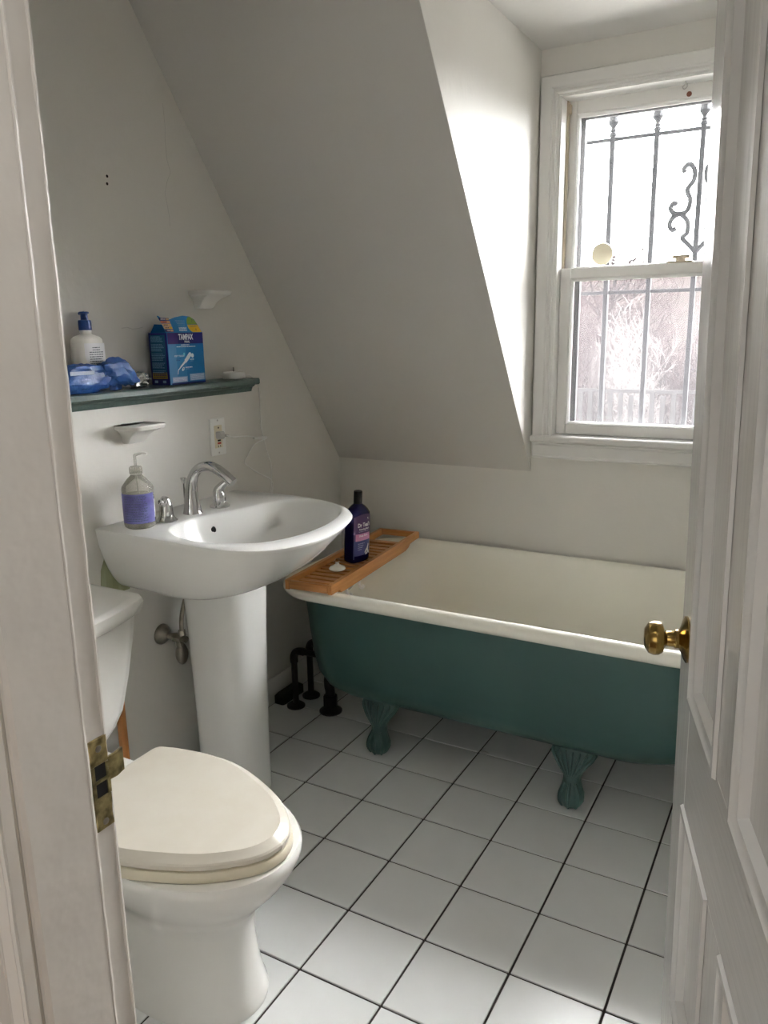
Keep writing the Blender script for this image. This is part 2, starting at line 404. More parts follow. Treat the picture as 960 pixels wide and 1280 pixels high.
# window wall with the opening for the window
OX0, OX1, OZ0, OZ1 = 0.045, 0.867, 0.965, 2.078
mb = MB().box((XW - 0.1, YB, -0.1), (OX0, YB + 0.14, ZC + 0.05)).box((OX1, YB, -0.1), (XR + 0.1, YB + 0.14, ZC + 0.05))
mb.box((OX0, YB, -0.1), (OX1, YB + 0.14, OZ0)).box((OX0, YB, OZ1), (OX1, YB + 0.14, ZC + 0.05))
struct('wall_back', mb, M['wall'])
# front wall with the doorway
JX0, JX1, DZ = 0.185, 0.962, 2.06
mb = MB().box((-1.6, YH, -0.1), (JX0, YF, 2.5)).box((JX1, YH, -0.1), (2.4, YF, 2.5)).box((JX0, YH, DZ), (JX1, YF, 2.5))
struct('wall_front', mb, M['wall'])
# flat ceiling and sloping ceilings
YS = 0.5545
mb = MB().box((XW - 0.1, YF - 0.02, ZC), (XR + 0.1, YB + 0.2, ZC + 0.08))
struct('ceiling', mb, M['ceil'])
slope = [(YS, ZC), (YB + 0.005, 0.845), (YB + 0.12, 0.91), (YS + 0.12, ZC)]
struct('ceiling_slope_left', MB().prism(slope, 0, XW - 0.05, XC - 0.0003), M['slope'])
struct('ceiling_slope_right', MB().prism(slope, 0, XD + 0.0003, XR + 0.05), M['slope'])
tri = [(YS + 0.002, ZC + 0.001), (YB + 0.03, ZC + 0.001), (YB + 0.03, 0.848), (YB + 0.004, 0.848)]
struct('wall_dormer_left', MB().prism(tri, 0, XC - 0.07, XC), M['wall'])
struct('wall_dormer_right', MB().prism(tri, 0, XD, XD + 0.07), M['wall'])
# baseboards
def baseprofile(d, h): return [(0, 0), (d, 0), (d, h - 0.02), (d * 0.6, h - 0.008), (d * 0.4, h), (0, h)]
mb = MB().prism([(XW + a, z) for a, z in baseprofile(0.014, 0.09)], 1, 0.857, YB)
struct('baseboard_left', mb, M['trim'])
mb = MB().prism([(YB - a, z) for a, z in baseprofile(0.014, 0.09)], 0, XW + 0.014, XR)
struct('baseboard_back', mb, M['trim'])
# marks on the left wall: two screw holes, a hairline crack, scraped old paint under the sink
mb = MB()
mb.lathe([(0.004, 0), (0.004, 0.0006)], (XW, 0.427, 1.764), (1, 0, 0), 8)
mb.lathe([(0.004, 0), (0.004, 0.0006)], (XW, 0.425, 1.745), (1, 0, 0), 8)
struct('screw_hole', mb, M['dark'], wl_)
rnd = random.Random(4); pts = []
for k in range(12):
    z = 1.99 - k * 0.03; pts.append((XW, 0.655 + 0.012 * sin(k * 1.3) * rnd.random() - 0.01 * (k > 6), z))
struct('hairline_crack', MB().tube(pts, 0.0005, 5), M['grey'], wl_)
pts = [(XW, 0.43 + 0.02 * k, 1.372 + 0.003 * sin(k * 2)) for k in range(5)]
struct('pencil_scuff', MB().tube(pts, 0.0008, 5), M['grey'], wl_)
mb = MB(); poly = [(0.206, 0.672), (0.204, 0.70), (0.209, 0.745), (0.224, 0.775), (0.29, 0.775), (0.31, 0.69), (0.30, 0.668)]
mb.prism(poly, 0, XB - 0.001, XB + 0.0012)
struct('old_paint_patch', mb, M['oldpaint'], wlow)

# ------------------------------------------------------------------ hall behind the camera
struct('floor_hall', MB().box((-1.6, -2.9, -0.12), (2.4, YF - 0.02, -0.002)), M['hallfloor'])
struct('ceiling_hall', MB().box((-1.7, -3.0, 2.4), (2.5, YH + 0.01, 2.5)), M['hall'])
struct('wall_hall_left', MB().box((-1.7, -3.0, -0.1), (-1.6, YH + 0.01, 2.5)), M['hall'])
struct('wall_hall_right', MB().box((2.4, -3.0, -0.1), (2.5, YH + 0.01, 2.5)), M['hall'])
struct('wall_hall_back', MB().box((-1.7, -3.0, -0.1), (2.5, -2.9, 2.5)), M['hall'])

mb = MB(); hx0, hx1, hz0, hz1 = 0.4, 1.6, 0.65, 2.05
mb.box((hx0 - 0.08, -2.9, hz0 - 0.08), (hx0, -2.85, hz1 + 0.08)).box((hx1, -2.9, hz0 - 0.08), (hx1 + 0.08, -2.85, hz1 + 0.08)).box((hx0, -2.9, hz0 - 0.08), (hx1, -2.85, hz0)).box((hx0, -2.9, hz1), (hx1, -2.85, hz1 + 0.08))
struct('assumed_hall_window', mb, M['trim'])  # unseen frame added around the assumed hall light; no such window is known

# ------------------------------------------------------------------ door frame (left jamb with stop, strike plate, hall casing)
def wobble(seed, y, x, z0, z1, n, amp):
    r = random.Random(seed); return [(x + (r.random() - .5) * amp, y + (r.random() - .5) * amp, z0 + (z1 - z0) * k / n) for k in range(n + 1)]
jam = bpy.data.objects.new('trim_1', None); COL.objects.link(jam); jam['kind'] = 'structure'; jam['label'] = 'cream painted door frame at the left edge with brass strike plate'
ROOTM[jam.name] = Matrix.Identity(4)
JF = 0.200
obj('jamb', MB().box((JX0 - 0.02, YH - 0.002, 0), (JF, YF, DZ - 0.02), 0.003), M['jamb'], jam)
obj('jamb', MB().box((0.947, YH - 0.002, 0), (JX1 + 0.02, YF, DZ - 0.02), 0.003), M['jamb'], jam)
obj('head_jamb', MB().box((JX0 - 0.02, YH - 0.002, DZ - 0.022), (JX1 + 0.02, YF, DZ), 0.003), M['jamb'], jam)
mb = MB().box((JF - 0.002, YH + 0.001, 0), (0.212, -0.642, DZ - 0.022), 0.004)
mb.tube(wobble(1, -0.6425, 0.2095, 0, DZ - 0.03, 60, 0.0012), 0.0028, 6)
obj('door_stop', mb, M['jamb'], jam)
obj('door_stop', MB().box((0.935, YH + 0.001, 0), (0.948, -0.642, DZ - 0.022), 0.003), M['jamb'], jam)
obj('paint_bead', MB().tube(wobble(2, YF - 0.0015, JF - 0.001, 0, DZ - 0.03, 70, 0.0014), 0.0026, 6), M['jamb'], jam)
# hall-side casing, stepped with beads
def casing_hall(x_in, sgn):
    mb = MB()
    def sl(a, b, y0, y1, bv): 
        xa, xb = x_in - sgn * a, x_in - sgn * b
        mb.box((min(xa, xb), y0, 0), (max(xa, xb), y1, DZ + 0.06), bv)
    sl(0.004, 0.095, YH - 0.018, YH, 0.003)
    sl(0.010, 0.026, YH - 0.026, YH, 0.007)
    sl(0.060, 0.095, YH - 0.030, YH, 0.008)
    for k, xx in enumerate((0.006, 0.030, 0.058)):
        mb.tube(wobble(10 + k, YH - 0.018, x_in - sgn * xx, 0, DZ + 0.05, 50, 0.0012), 0.0032, 6)
    return mb
obj('casing', casing_hall(0.206, 1), M['casing'], jam)
obj('casing', casing_hall(0.941, -1), M['casing'], jam)
obj('casing', MB().box((0.11, YH - 0.018, DZ - 0.02), (1.04, YH, DZ + 0.07), 0.004), M['jamb'], jam)
# room-side casing
obj('room_casing', MB().box((0.105, YF, 0), (0.188, YF + 0.012, DZ + 0.05), 0.004), M['trim'], jam)
obj('room_casing', MB().box((0.96, YF, 0), (1.04, YF + 0.012, DZ + 0.05), 0.004), M['trim'], jam)
# strike plate
mb = MB(); xs = JF
mb.box((xs - 0.001, -0.6315, 0.797), (xs + 0.0018, -0.6065, 0.838), 0.0008)
mb.box((xs - 0.001, -0.6315, 0.878), (xs + 0.0018, -0.6065, 0.911), 0.0008)
mb.box((xs - 0.001, -0.6315, 0.838), (xs + 0.0018, -0.627, 0.878)).box((xs - 0.001, -0.611, 0.838), (xs + 0.0018, -0.6065, 0.878))
mb.box((xs - 0.001, -0.6315, 0.856), (xs + 0.0018, -0.6065, 0.860))
mb.prism([(xs - 0.001, -0.6075), (xs + 0.0018, -0.6075), (xs + 0.0030, -0.597), (xs - 0.001, -0.583), (xs - 0.0035, -0.584), (xs - 0.0005, -0.597)], 2, 0.853, 0.882)
sp = obj('strike_plate', mb, M['brassplate'], jam, label='tarnished brass strike plate with curved lip')
obj('latch_hole', MB().box((xs - 0.004, -0.628, 0.838), (xs + 0.0004, -0.610, 0.878)), M['dark'], sp)
for z in (0.806, 0.898):
    obj('screw', MB().lathe([(0.0042, 0), (0.0042, 0.0016), (0.003, 0.0024), (0.0, 0.0026)], (xs + 0.0005, -0.619, z), (1, 0, 0), 12), M['nickel'], sp)

# ------------------------------------------------------------------ door (open inwards, four panels)
th, lean, W, DH = radians(16.44), radians(0.93), 0.735, 2.03
d = V((-sin(th), cos(th), 0)); n0 = V((-cos(th), -sin(th), 0)); up = V((0, 0, 1)) * cos(lean) + n0 * sin(lean); nn = n0 * cos(lean) - V((0, 0, 1)) * sin(lean)
DM = Matrix(((d.x, nn.x, up.x, 0.938), (d.y, nn.y, up.y, -0.587), (d.z, nn.z, up.z, 0.008), (0, 0, 0, 1)))
door = bpy.data.objects.new('door_1', None); COL.objects.link(door); door.matrix_world = DM; ROOTM[door.name] = DM
door['kind'] = 'structure'; door['label'] = 'glossy off-white four-panel door standing open with brass knob'
ST, PW, MW, T_ = 0.110, 0.2055, 0.104, 0.036
def dl(name, mb, m, label=None, parent=None): return obj(name, mb, m, parent or door, label=label, local=True)
dl('stile', MB().box((0, -T_, 0), (ST, 0, DH - 0.01), 0.0015), M['door'])
dl('stile', MB().box((W - ST, -T_, 0), (W, 0, DH - 0.01), 0.0015), M['door'])
ZS = [(0.0, 0.255), (0.612, 0.797), (1.90, DH - 0.01)]
for a, b in ZS: dl('rail', MB().box((ST, -T_, a), (W - ST, -0.0004, b), 0.001), M['doorrail'])
for a, b in ((0.255, 0.612), (0.797, 1.90)):
    dl('mullion', MB().box((ST + PW, -T_, a), (ST + PW + MW, -0.0006, b), 0.001), M['door'])
    for x0 in (ST, ST + PW + MW):
        x1 = x0 + PW
        mb = MB()
        def rr(i, y): return [(x0 + i, y, a + i), (x1 - i, y, a + i), (x1 - i, y, b - i), (x0 + i, y, b - i)]
        mb.loft([rr(-0.006, 0.0), rr(-0.004, 0.005), rr(0.004, 0.0055), rr(0.010, 0.001), rr(0.016, -0.001), rr(0.021, -0.011), rr(0.023, -0.013)], False, False)
        mb.loft([rr(0.0, -T_), rr(0.008, -T_ + 0.004), rr(0.020, -T_ + 0.012)], False, False)
        dl('moulding', mb, M['door'])
        dl('panel', MB().box((x0 + 0.001, -T_ + 0.012, a + 0.001), (x1 - 0.001, -0.0125, b - 0.001)), M['door'])
kz = 0.872; kx = W - 0.056
def knob(sgn, y0):
    mb = MB().lathe([(0.036, 0), (0.0362, 0.003), (0.031, 0.006), (0.022, 0.009), (0.016, 0.012), (0.0125, 0.016)], (kx, y0, kz), (0, sgn, 0), 28)
    p = dl('rosette', mb, M['brass'])
    mb = MB().lathe([(0.0145, 0.014), (0.015, 0.018), (0.0125, 0.021), (0.0115, 0.031), (0.014, 0.034), (0.0225, 0.037), (0.0262, 0.043), (0.0266, 0.05), (0.0235, 0.058), (0.015, 0.0635), (0.0, 0.065)], (kx, y0, kz), (0, sgn, 0), 28)
    dl('door_knob', mb, M['brass'], label='round brass knob')
knob(1, 0.0); knob(-1, -T_)
for z in (0.25, 1.75): dl('hinge', MB().lathe([(0.006, 0), (0.006, 0.09)], (0.004, -T_ - 0.003, z), (0, 0, 1), 12), M['brass'])

# ------------------------------------------------------------------ window
win = bpy.data.objects.new('window_1', None); COL.objects.link(win); win['kind'] = 'structure'; win['label'] = 'white double-hung sash window in the dormer'
WM = Matrix.Translation((0.456, YB, 0.985)); win.matrix_world = WM; ROOTM[win.name] = WM
def casing_side(x0, x1, inner_right):
    """moulded casing, board from outer edge to inner edge"""
    mb = MB(); w = x1 - x0
    prof = [(0, 0), (0, .014), (.004, .020), (.036, .017), (.040, .012), (.046, .012), (.049, .016), (.054, .016), (.057, .010), (w, .010), (w, 0)]
    ring = lambda z, cut: [((x0 + a) if inner_right else (x1 - a), YB - t, z + (cut * a)) for a, t in prof]
    return mb, ring
CT = 2.140
mb, ring = casing_side(-0.0125, 0.050, True); mb.loft([ring(0.986, 0), ring(CT, -1)]); obj('casing', mb, M['trim'], win)
mb, ring = casing_side(0.862, 0.9245, False); mb.loft([ring(0.986, 0), ring(CT, -1)]); obj('casing', mb, M['trim'], win)
prof = [(0, 0), (0, .014), (.004, .020), (.036, .017), (.040, .012), (.046, .012), (.049, .016), (.054, .016), (.057, .010), (.0625, .010), (.0625, 0)]
mb = MB(); mb.loft([[(-0.0125 + a, YB - t, CT - a) for a, t in prof], [(0.9245 - a, YB - t, CT - a) for a, t in prof]]); obj('head_casing', mb, M['trim'], win)
mb = MB().box((OX0 - 0.004, YB - 0.006, OZ0), (0.056, YB + 0.15, 2.086), 0.001); obj('jamb', mb, M['sash'], win)
mb = MB().box((0.856, YB - 0.006, OZ0), (OX1 + 0.004, YB + 0.15, 2.086), 0.001); obj('jamb', mb, M['sash'], win)
mb = MB().box((OX0, YB - 0.006, 2.074), (OX1, YB + 0.15, 2.09), 0.001); obj('head_jamb', mb, M['sash'], win)
mb = MB().box((0.052, 1.577, 1.53), (0.060, 1.60, 2.074)); obj('jamb_liner', mb, M['beige'], win)
mb = MB().box((0.852, 1.577, 1.53), (0.860, 1.60, 2.074)); obj('jamb_liner', mb, M['beige'], win)
obj('tilt_latch', MB().box((0.0565, 1.579, 2.035), (0.068, 1.597, 2.066), 0.003), M['beige'], win)
# stool and apron
mb = MB().box((-0.016, YB - 0.034, 0.964), (0.93, YB + 0.06, 0.986), 0.005); obj('stool', mb, M['trim'], win)
mb = MB().box((-0.010, YB - 0.020, 0.912), (0.925, YB, 0.964), 0.003)
mb.box((-0.010, YB - 0.025, 0.952), (0.925, YB, 0.964), 0.004).box((-0.010, YB - 0.024, 0.906), (0.925, YB, 0.917), 0.004); obj('apron', mb, M['trim'], win)
mb = MB().box((OX0, YB + 0.05, 0.966), (OX1, YB + 0.16, 0.986), 0.003); obj('sill', mb, M['sash'], win)
def sash(y0, y1, x0, x1, z0, z1, gx0, gx1, gz0, gz1, gl, name):
    mb = MB()
    mb.box((x0, y0, z0), (gx0 - 0.008, y1, z1), 0.0025); so = obj('sash_stile', mb, M['sash'], win)
    obj('sash_stile', MB().box((gx1 + 0.008, y0, z0), (x1, y1, z1), 0.0025), M['sash'], win)
    obj('sash_rail', MB().box((gx0 - 0.008, y0, z0), (gx1 + 0.008, y1, gz0 - 0.008), 0.0025), M['sash'], win)
    obj('sash_rail', MB().box((gx0 - 0.008, y0, gz1 + 0.008), (gx1 + 0.008, y1, z1), 0.0025), M['sash'], win)
    mb = MB(); ym = (y0 + y1) / 2
    def q(i, y): return [(gx0 - i, y, gz0 - i), (gx1 + i, y, gz0 - i), (gx1 + i, y, gz1 + i), (gx0 - i, y, gz1 + i)]
    mb.loft([q(0.009, y0 + 0.002), q(0.006, y0 + 0.004), q(0.0, ym - 0.003), q(0.0, ym + 0.004), q(0.009, y1 - 0.002)], False, False)
    obj('glazing_bead', mb, M['sash'], win, angle=20)
    p = obj('pane', MB().box((gx0 - 0.003, ym - 0.0015, gz0 - 0.003), (gx1 + 0.003, ym + 0.0015, gz1 + 0.003)), gl, win)
    return p
sash(1.563, 1.598, 0.0565, 0.8555, 0.988, 1.549, 0.100, 0.812, 1.032, 1.506, M['glass2'], 'lower')
sash(1.600, 1.634, 0.0605, 0.8515, 1.515, 2.076, 0.092, 0.820, 1.556, 2.026, M['glass'], 'upper')
mb = MB().box((0.398, 1.566, 1.549), (0.478, 1.598, 1.555), 0.002).lathe([(0.016, 0), (0.016, 0.010), (0.012, 0.014)], (0.44, 1.583, 1.554), (0, 0, 1), 16).box((0.415, 1.570, 1.562), (0.468, 1.582, 1.573), 0.003)
obj('sash_lock', mb, M['beige'], win, label='small tan sash lock on the meeting rail')
mb = MB().tube([(0.424, 1.560, 2.078), (0.424, 1.560, 2.066), (0.418, 1.552, 2.056), (0.424, 1.546, 2.048), (0.432, 1.546, 2.054), (0.431, 1.546, 2.062)], 0.0017, 6, smooth=4); obj('cup_hook', mb, M['grey'], win)
obj('paint_chip', MB().lathe([(0.008, 0), (0.008, 0.0012)], (0.430, 1.6005, 2.046), (0, -1, 0), 10), mat('chipped_red_brown', (0.25, 0.10, 0.06), 0.7), win)
# storm frame with insect screen on the lower half
mb = MB(); X0, X1, Z0, Z1 = 0.046, 0.866, 0.986, 2.076
mb.box((X0, 1.672, Z0), (0.094, 1.69, Z1), 0.002).box((0.820, 1.672, Z0), (X1, 1.69, Z1), 0.002)
mb.box((X0, 1.672, Z0), (X1, 1.69, 1.020), 0.002).box((X0, 1.672, 2.032), (X1, 1.69, Z1), 0.002).box((X0, 1.672, 1.512), (X1, 1.69, 1.548), 0.002)
sf = obj('storm_frame', mb, M['storm'], win)
obj('insect_screen', MB().box((0.092, 1.680, 1.018), (0.822, 1.682, 1.514)), M['screen'], sf)
obj('exterior_sill', MB().box((OX0 - 0.05, 1.667, 0.93), (OX1 + 0.05, 1.80, 0.975), 0.004), M['sash'], win)
# cream disc on the upper pane
mb = MB().lathe([(0.020, 0.0), (0.0365, 0.003), (0.035, 0.008), (0.022, 0.013), (0.0, 0.016)], (0.183, 1.6155, 1.593), (0, -1, 0), 24)
obj('suction_disc', mb, M['globe'], label='round cream disc stuck on the upper window pane just above the meeting rail', cat='ornament')

# ------------------------------------------------------------------ iron window bars outside
gr = thing('window_grille', 'grey iron window bars with spear finials and scrolls outside the sash window', 'window bars', (0.458, 1.747, 0.975))
YG = 1.747
for k in range(-3, 4):
    x = 0.458 + 0.145 * k
    if not (0.0 < x < 0.92): continue
    obj('bar', MB().box((x - 0.008, YG - 0.008, 0.975), (x + 0.008, YG + 0.008, 1.985), 0.001), M['iron'], gr)
    obj('finial', MB().lathe([(0.007, 0), (0.012, 0.004), (0.012, 0.012), (0.008, 0.016), (0.011, 0.021), (0.008, 0.026), (0.0075, 0.030), (0.0185, 0.046), (0.014, 0.068), (0.0, 0.105)], (x, YG, 1.982), (0, 0, 1), 10), M['iron'], gr)
for z in (1.975, 1.472, 1.0): obj('crossbar', MB().box((0.012, YG - 0.004, z - 0.006), (0.905, YG + 0.004, z + 0.006), 0.001), M['iron'], gr)
up_s = [(0.409, 1.846), (0.405, 1.858), (0.421, 1.871), (0.438, 1.853), (0.438, 1.820), (0.420, 1.792), (0.431, 1.758), (0.421, 1.724), (0.386, 1.720), (0.370, 1.737), (0.380, 1.754), (0.390, 1.748)]
lo_s = [(0.392, 1.674), (0.380, 1.668), (0.370, 1.684), (0.378, 1.706), (0.402, 1.716), (0.426, 1.694), (0.428, 1.656), (0.413, 1.641), (0.436, 1.617), (0.458, 1.592)]
for sgn in (1, -1):
    for L in (up_s, lo_s):
        mb = MB().tube([(0.458 + sgn * (x - 0.458), YG, z) for x, z in L], 0.0085, 7, smooth=5); obj('scroll', mb, M['iron'], gr)
mb = MB().box((0.374, YG - 0.006, 1.709), (0.421, YG + 0.006, 1.719), 0.002); obj('collar', mb, M['iron'], gr)
mb = MB().box((0.495, YG - 0.006, 1.709), (0.542, YG + 0.006, 1.719), 0.002); obj('collar', mb, M['iron'], gr)

# ------------------------------------------------------------------ claw-foot bathtub
tub = thing('clawfoot_bathtub', 'teal claw-foot bathtub with white enamel inside under the window', 'bathtub', (0.07, 1.15, 0))
TX0, TX1, TY0, TY1 = -0.655, 0.862, 0.763, 1.512
CR = (0.22, 0.22, 0.165, 0.25)
def tring(i, z, il=0.0):
    return rrect(TX0 + i + il, TX1 - i - il * 1.25, TY0 + i, TY1 - i, 0, z, 8, tuple(max(c - i * 0.35, 0.05) for c in CR))
rr_ = 0.022; rz = 0.541
prof = []
for a in range(-150, 46, 15): prof.append((rr_ - rr_ * cos(radians(a)) if False else rr_ * (1 + sin(radians(a))) , rz + rr_ * cos(radians(a))))
# roll goes from outer-under over the top to the inside
prof = [(rr_ + rr_ * cos(radians(t)), rz + rr_ * sin(radians(t))) for t in range(300, 179, -20)] + [(rr_ + rr_ * cos(radians(t)), rz + rr_ * sin(radians(t))) for t in range(160, 19, -20)]
rings = [tring(i, z) for i, z in prof]
rings += [tring(0.050, 0.520, 0.004), tring(0.060, 0.45, 0.02), tring(0.075, 0.36, 0.05), tring(0.095, 0.28, 0.09), tring(0.125, 0.222, 0.13), tring(0.165, 0.196, 0.16), tring(0.22, 0.188, 0.18)]
mb = MB(); mb.loft(rings, False, True); obj('basin', mb, M['enamel'], tub, label='white enamel interior with rolled rim')
out = [(0.038, 0.530, 0.022), (0.042, 0.48, 0.026), (0.047, 0.40, 0.028), (0.054, 0.31, 0.030), (0.063, 0.245, 0.033), (0.078, 0.205, 0.042), (0.105, 0.178, 0.055), (0.15, 0.164, 0.068), (0.22, 0.158, 0.076)]
mb = MB(); mb.loft([tring(*o) for o in out], False, True); obj('shell', mb, M['teal'], tub, label='teal painted outer shell')
mb = MB().lathe([(0.03, 0), (0.03, 0.004), (0.022, 0.007), (0, 0.007)], (-0.555, 1.14, 0.47), (1, 0, -0.25), 20); obj('overflow_plate', mb, M['chrome'], tub)
mb = MB().lathe([(0.028, 0), (0.028, 0.003), (0.018, 0.001), (0, 0.001)], (-0.33, 1.14, 0.188), (0, 0, 1), 20); obj('drain', mb, M['chrome'], tub)
def claw(x, y, oy, xs):
    mb = MB(); N = 14
    prof = [(0.0, 0.017, 0.017, 0.0), (0.008, 0.029, 0.030, 0), (0.024, 0.0375, 0.038, 0), (0.042, 0.0375, 0.038, 0), (0.060, 0.031, 0.032, 0.001), (0.078, 0.0265, 0.027, 0.003),
            (0.098, 0.0265, 0.023, 0.004), (0.113, 0.032, 0.022, 0.005), (0.128, 0.043, 0.021, 0.007), (0.146, 0.057, 0.022, 0.010), (0.164, 0.066, 0.022, 0.016), (0.178, 0.066, 0.02, 0.022)]
    rings = []
    for z, ax, ay, off in prof:
        rings.append([(x + ax * cos(2 * pi * k / N), y - oy * off + ay * sin(2 * pi * k / N), z) for k in range(N)])
    mb.loft(rings)
    for k in (-1, 0, 1):      # toes gripping the ball
        a = k * 0.75
        mb.tube([(x + 0.020 * sin(a), y + oy * 0.018, 0.082), (x + 0.036 * sin(a), y + oy * 0.034 * cos(a), 0.052), (x + 0.038 * sin(a), y + oy * 0.037 * cos(a), 0.028), (x + 0.028 * sin(a), y + oy * 0.030 * cos(a), 0.008)], [0.006, 0.0075, 0.007, 0.004], 7, smooth=3)
    for k in range(-3, 4):    # acanthus ribs of the fan
        a = k / 3.0
        mb.tube([(x + 0.010 * a, y + oy * 0.020, 0.100), (x + 0.034 * a, y + oy * 0.0165, 0.132), (x + 0.058 * a, y + oy * (0.010 - 0.010 * a * a), 0.160), (x + 0.060 * a, y + oy * (0.004 - 0.014 * a * a), 0.172)], [0.003, 0.0045, 0.005, 0.003], 6, smooth=3)
    return mb
for (x, y, oy) in ((-0.289, 0.868, -1), (0.350, 0.868, -1), (-0.289, 1.405, 1), (0.350, 1.405, 1)):
    obj('claw_foot', claw(x, y, oy, 1), M['tealfoot'], tub)

# ------------------------------------------------------------------ black supply and waste pipes by the tub
def flange(x, y, r): return MB().lathe([(r, 0), (r, 0.005), (r * 0.75, 0.012), (r * 0.5, 0.016)], (x, y, 0), (0, 0, 1), 20)
for (x, y, lab) in ((-0.725, 1.010, 'black supply pipe rising from the floor, the one nearer the sink pedestal'), (-0.722, 1.105, 'black supply pipe rising from the floor, the one nearer the window wall')):
    t = thing('supply_pipe', lab, 'pipe', (x, y, 0), 'black supply pipes beside the tub')
    obj('pipe', MB().tube([(x, y, 0.01), (x, y, 0.10), (x, y, 0.195), (x + 0.006, y, 0.213), (x + 0.022, y, 0.222), (x + 0.10, y + 0.005, 0.222), (x + 0.15, y + 0.012, 0.222)], 0.0115, 10, smooth=4), M['black'], t)
    obj('elbow', MB().tube([(x, y, 0.175), (x, y, 0.198), (x + 0.008, y, 0.215), (x + 0.026, y, 0.223), (x + 0.045, y, 0.223)], 0.0145, 10, smooth=4), M['black'], t)
    obj('flange', flange(x, y, 0.034), M['black'], t)
t = thing('waste_pipe', 'thick black waste pipe with wide floor flange under the tub end', 'pipe', (-0.588, 1.035, 0))
obj('pipe', MB().tube([(-0.588, 1.035, 0.005), (-0.588, 1.035, 0.075), (-0.592, 1.035, 0.10), (-0.60, 1.05, 0.13), (-0.60, 1.10, 0.20)], 0.018, 12, smooth=3), M['black'], t)
obj('slip_nut', MB().lathe([(0.022, 0.02), (0.026, 0.022), (0.026, 0.062), (0.022, 0.066)], (-0.588, 1.035, 0), (0, 0, 1), 8), M['black'], t)
obj('flange', flange(-0.588, 1.035, 0.042), M['black'], t)
mb = MB(); mb.loft([rrect(-0.812, -0.768, 0.99, 1.125, 0.008, 0.0, 3), rrect(-0.812, -0.768, 0.99, 1.125, 0.008, 0.03, 3), rrect(-0.806, -0.774, 1.0, 1.115, 0.008, 0.038, 3)])
obj('floor_block', mb, M['mossy'], label='low dark green block on the floor against the baseboard behind the pipes', cat='block')

# ------------------------------------------------------------------ pedestal sink
snk = thing('pedestal_sink', 'white pedestal sink against the left wall', 'sink', (-0.56, 0.485, 0))
YS_ = 0.484
def crom(P, m, closed=False):
    P = [V(q) for q in P]; out = []; n = len(P)
    for i in range(n if closed else n - 1):
        if closed: p0, p1, p2, p3 = P[i - 1], P[i], P[(i + 1) % n], P[(i + 2) % n]
        else: p0, p1, p2, p3 = P[max(i - 1, 0)], P[i], P[i + 1], P[min(i + 2, n - 1)]
        for k in range(m):
            t = k / m; out.append(0.5 * (2 * p1 + (p2 - p0) * t + (2 * p0 - 5 * p1 + 4 * p2 - p3) * t * t + (3 * p1 - p0 - 3 * p2 + p3) * t ** 3))
    if not closed: out.append(P[-1])
    return out
rim_pts = [(-.752, .204), (-.66, .2005), (-.515, .197), (-.374, .188), (-.272, .203), (-.198, .252), (-.164, .330), (-.158, .41), (-.172, .50), (-.205, .60), (-.245, .658), (-.303, .712), (-.40, .757), (-.50, .775), (-.60, .776), (-.69, .772), (-.752, .770)]
rim = crom(rim_pts, 5); rim += [V((-.752, .770 - .566 * k / 12)) for k in range(1, 12)]
def sk2(z, kx, ky): return [(max(XB + 0.0015, XB + (q.x - XB) * kx), YS_ + (q.y - YS_) * ky, z) for q in rim]
body = [(0.668, .38, .52), (0.671, .44, .61), (0.678, .51, .69), (0.688, .585, .755), (0.70, .645, .80), (0.72, .715, .85), (0.745, .78, .895), (0.77, .838, .93), (.807, .912, .972), (.835, .961, .99), (.850, .984, .996), (.857, .997, 1.0), (.8605, .997, .997), (.862, .988, .985)]
rings = [sk2(*b) for b in body]
bas_c = V((-0.405, 0.488))
bas = crom([(-.545, .262), (-.590, .315), (-.604, .385), (-.597, .455), (-.572, .525), (-.553, .595), (-.540, .668), (-.500, .728), (-.430, .752), (-.350, .730), (-.285, .672), (-.246, .585), (-.226, .48), (-.232, .38), (-.268, .292), (-.345, .242), (-.450, .227)], 6, True)
bang = sorted((atan2(q.y - bas_c.y, q.x - bas_c.x), (q - bas_c).length) for q in bas)
def brad(a):
    n = len(bang)
    for i in range(n):
        a0, r0 = bang[i - 1]; a1, r1 = bang[i]
        if i == 0: a0 -= 2 * pi
        if a0 <= a <= a1: return r0 + (r1 - r0) * (a - a0) / max(a1 - a0, 1e-9)
    a0, r0 = bang[-1]; a1, r1 = bang[0]; return r0 + (r1 - r0) * (a - a0) / (a1 + 2 * pi - a0)
rdir = []
for q in rim:
    a = atan2(q.y - bas_c.y, q.x - bas_c.x); r = brad(a); rdir.append(V((cos(a), sin(a))) * r)
def bs(z, k, sh=0.0): return [(bas_c.x + e.x * k + sh, bas_c.y + e.y * k, z) for e in rdir]
rings += [bs(0.8615, 1.012), bs(0.8590, 0.985), bs(0.852, 0.968), bs(0.83, 0.935), bs(0.80, 0.88), bs(0.77, 0.79), bs(0.748, 0.65), bs(0.735, 0.46), bs(0.728, 0.25), bs(0.725, 0.08)]
mb = MB(); mb.loft(rings, True, True); obj('basin', mb, M['china'], snk, angle=50)
mb = MB(); ped = [(0.0, 0.094, 0.092), (0.006, 0.095, 0.093), (0.10, 0.094, 0.0915), (0.30, 0.097, 0.094), (0.50, 0.102, 0.099), (0.62, 0.106, 0.104), (0.69, 0.109, 0.107)]
mb.loft([sring(-0.572, 0.485, a, a * 0.95, b, z, 3.0, 3.0, 40) for z, a, b in ped]); obj('pedestal', mb, M['china'], snk, angle=50)
mb = MB().lathe([(0.0075, 0), (0.0085, 0.0015), (0.0065, 0.002), (0.006, -0.004)], (-0.568, 0.452, 0.823), (0.92, 0.05, 0.36), 16); obj('overflow_hole', mb, M['dark'], snk)
